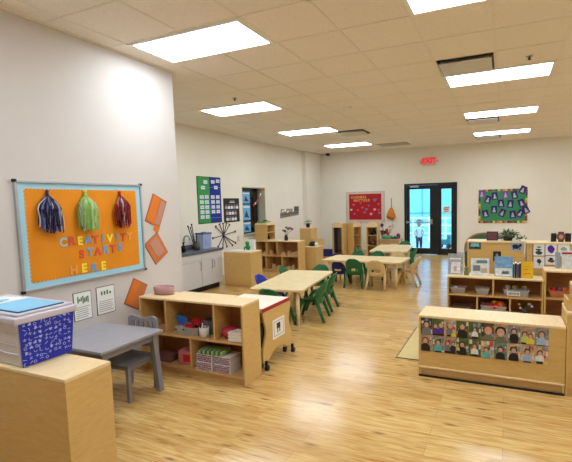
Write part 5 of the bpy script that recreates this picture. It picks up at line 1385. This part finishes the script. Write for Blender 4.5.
pic('picture of a dark animal on pale blue at the upper right of the golden cabinet', .15, .895, .17, .13, PSK, [('e', -.02, -.01, .05, .03, PBK), ('e', .035, .01, .02, .02, PBK), ('r', -.06, -.04, -.05, -.01, PBK), ('r', .02, .04, -.05, -.01, PBK)], YC)
cw = .125
for k, (x, z, lb, prt, h_) in enumerate((
    (.41, .85, 'plant picture with dark green leaves, upper left on the right golden cabinet', [('e', 0, -.04, .045, .025, PDG), ('e', -.005, .0, .04, .012, PDG), ('e', 0, .035, .03, .008, PBK)], .17),
    (.552, .86, 'purple flower picture, upper right pair on the golden cabinet', [('e', 0, 0, .045, .05, PPU)], .16),
    (.415, .675, 'plant picture with a small green sprig, lower left on the right golden cabinet', [('e', 0, .02, .03, .03, PDG), ('r', -.004, .006, -.04, .01, PDG)], .15),
    (.556, .71, 'brown woven basket picture, lower right on the right golden cabinet', [('e', 0, -.005, .045, .022, PBR), ('e', 0, .025, .025, .012, PBK)], .115),
    (.70, .85, 'pale leaf picture furthest right on the golden cabinet', [('e', 0, .01, .04, .03, mat('pic_mist_green', (150, 170, 150)))], .17))):
    pic(lb, x, z, cw + .005, h_, WHITE, prt, YC)
m = MB()
for a in ((.335, .80, .935, .943), (.335, .80, .768, .773), (.479, .485, .60, .94), (.335, .342, .60, .94)): m.box(a[0], a[1], 6.346, 6.3485, a[2], a[3], mat('strip_brown', (110, 60, 60)))
tag(m.build('divider_tape'), 'dark brown tape strips framing the plant pictures', 'tape')
# on top of the golden cabinets
t = thing('standing_photo', 'dark photo frame with a reddish picture left of the trailing plant', 'photo frame', (-.17, 6.45, .955), 0)
m = MB(); m.box(-.075, .075, 0, .015, 0, .13, PBK, .003, Matrix.Rotation(R(-10), 4, 'X')); m.build('frame', t)
m = MB(); m.box(-.06, .06, -.002, 0, .015, .115, mat('pic_maroon', (96, 40, 48), rough=.4, noise=.4, nscale=25), 0, Matrix.Rotation(R(-10), 4, 'X')); m.build('print', t)
m = MB(); m.box(-.01, .01, .02, .05, 0, .09, PBK); m.build('stand', t)
t = thing('trailing_plant', 'spreading green plant in a dark pot on the golden cabinet under the green board', 'plant', (.03, 6.5, .955))
m = MB(); m.lathe([(.001, 0), (.055, 0), (.07, .06), (.062, .06), (.001, .05)], BLACK, n=16); m.build('pot', t)
m = MB(); leaves(m, (0, 0, .06), .16, 120, LEAF, 5, .55, .06)
for k in range(14):
    rg = random.Random(50 + k); a = rg.uniform(-.4, 3.5); m.tube([(0, 0, .05), (.08 * math.cos(a), .02, .09 + .04 * abs(math.sin(a))), (.17 * math.cos(a) , .01, .06 + .11 * abs(math.sin(a)))], .003, LEAF, 5)
leaves(m, (.16, 0, .02), .09, 30, LEAF, 6, .4, .05); m.build('leaves', t)
t = thing('standing_photo', 'dark three-fold photo frame with a brown oval picture on the right golden cabinet', 'photo frame', (.68, 6.5, .945))
for a, x in ((-25, -.075), (0, 0), (25, .075)):
    m = MB(); w_ = .06 if a else .055; Mz = Matrix.Translation((x * 1.1, abs(x) * .15, 0)) @ Matrix.Rotation(R(-a), 4, 'Z'); m.box(-w_ * .6, w_ * .6, 0, .012, 0, .115 + (.02 if a == 0 else 0), PBK, .003, Mz); m.build('frame', t)
m = MB(); m.poly([(.055 * math.cos(a_ * .5236), .07 + .06 * math.sin(a_ * .5236)) for a_ in range(12)], -.004, 0, PBR); m.poly([(.025 * math.cos(a_ * .5236), .07 + .03 * math.sin(a_ * .5236)) for a_ in range(12)], -.006, -.004, AM); m.build('print', t)
# round-back armchair behind
t = thing('armchair', 'round-backed green armchair with a wooden rim behind the golden cabinet', 'armchair', (-.27, 7.15, 0), 10)
GV = mat('green_velvet', (56, 84, 56), rough=.9, noise=.15); RIM = wood('rim_wood', (120, 84, 56), (150, 108, 72))
m = MB(); b = bmesh.new(); prev = None
for k in range(19):
    a = R(-20 + k * 220 / 18); c_, s_ = math.cos(a), math.sin(a); ht = .72 + .25 * max(0, math.sin(a)) ** .7
    cur = [b.verts.new((.30 * c_, .27 * s_, .12)), b.verts.new((.335 * c_, .30 * s_, ht)), b.verts.new((.275 * c_, .245 * s_, ht)), b.verts.new((.25 * c_, .22 * s_, .12))]
    if prev:
        for q in range(4): b.faces.new((prev[q], prev[(q + 1) % 4], cur[(q + 1) % 4], cur[q]))
    else: b.faces.new(cur)
    prev = cur
b.faces.new(prev[::-1]); m._add(b, GV, True); m.build('back_shell', t)
m = MB(); m.tube([(.31 * math.cos(R(-20 + k * 220 / 18)), .275 * math.sin(R(-20 + k * 220 / 18)), .73 + .25 * max(0, math.sin(R(-20 + k * 220 / 18))) ** .7) for k in range(19)], .018, RIM, 8); m.build('rim', t)
m = MB(); m.lathe([(.001, .28), (.26, .28), (.28, .32), (.26, .42), (.001, .43)], GV, n=24, sy=.9); m.build('seat_cushion', t)
for x in (-.2, .2):
    for y in (-.17, .17):
        m = MB(); m.cyl((x, y, .14), (x * 1.1, y * 1.1, 0), .02, .014, RIM, 10); m.build('leg', t)
m = MB(); m.lathe([(.001, .12), (.27, .12), (.27, .28), (.001, .28)], GV, n=24, sy=.9); m.build('base', t)
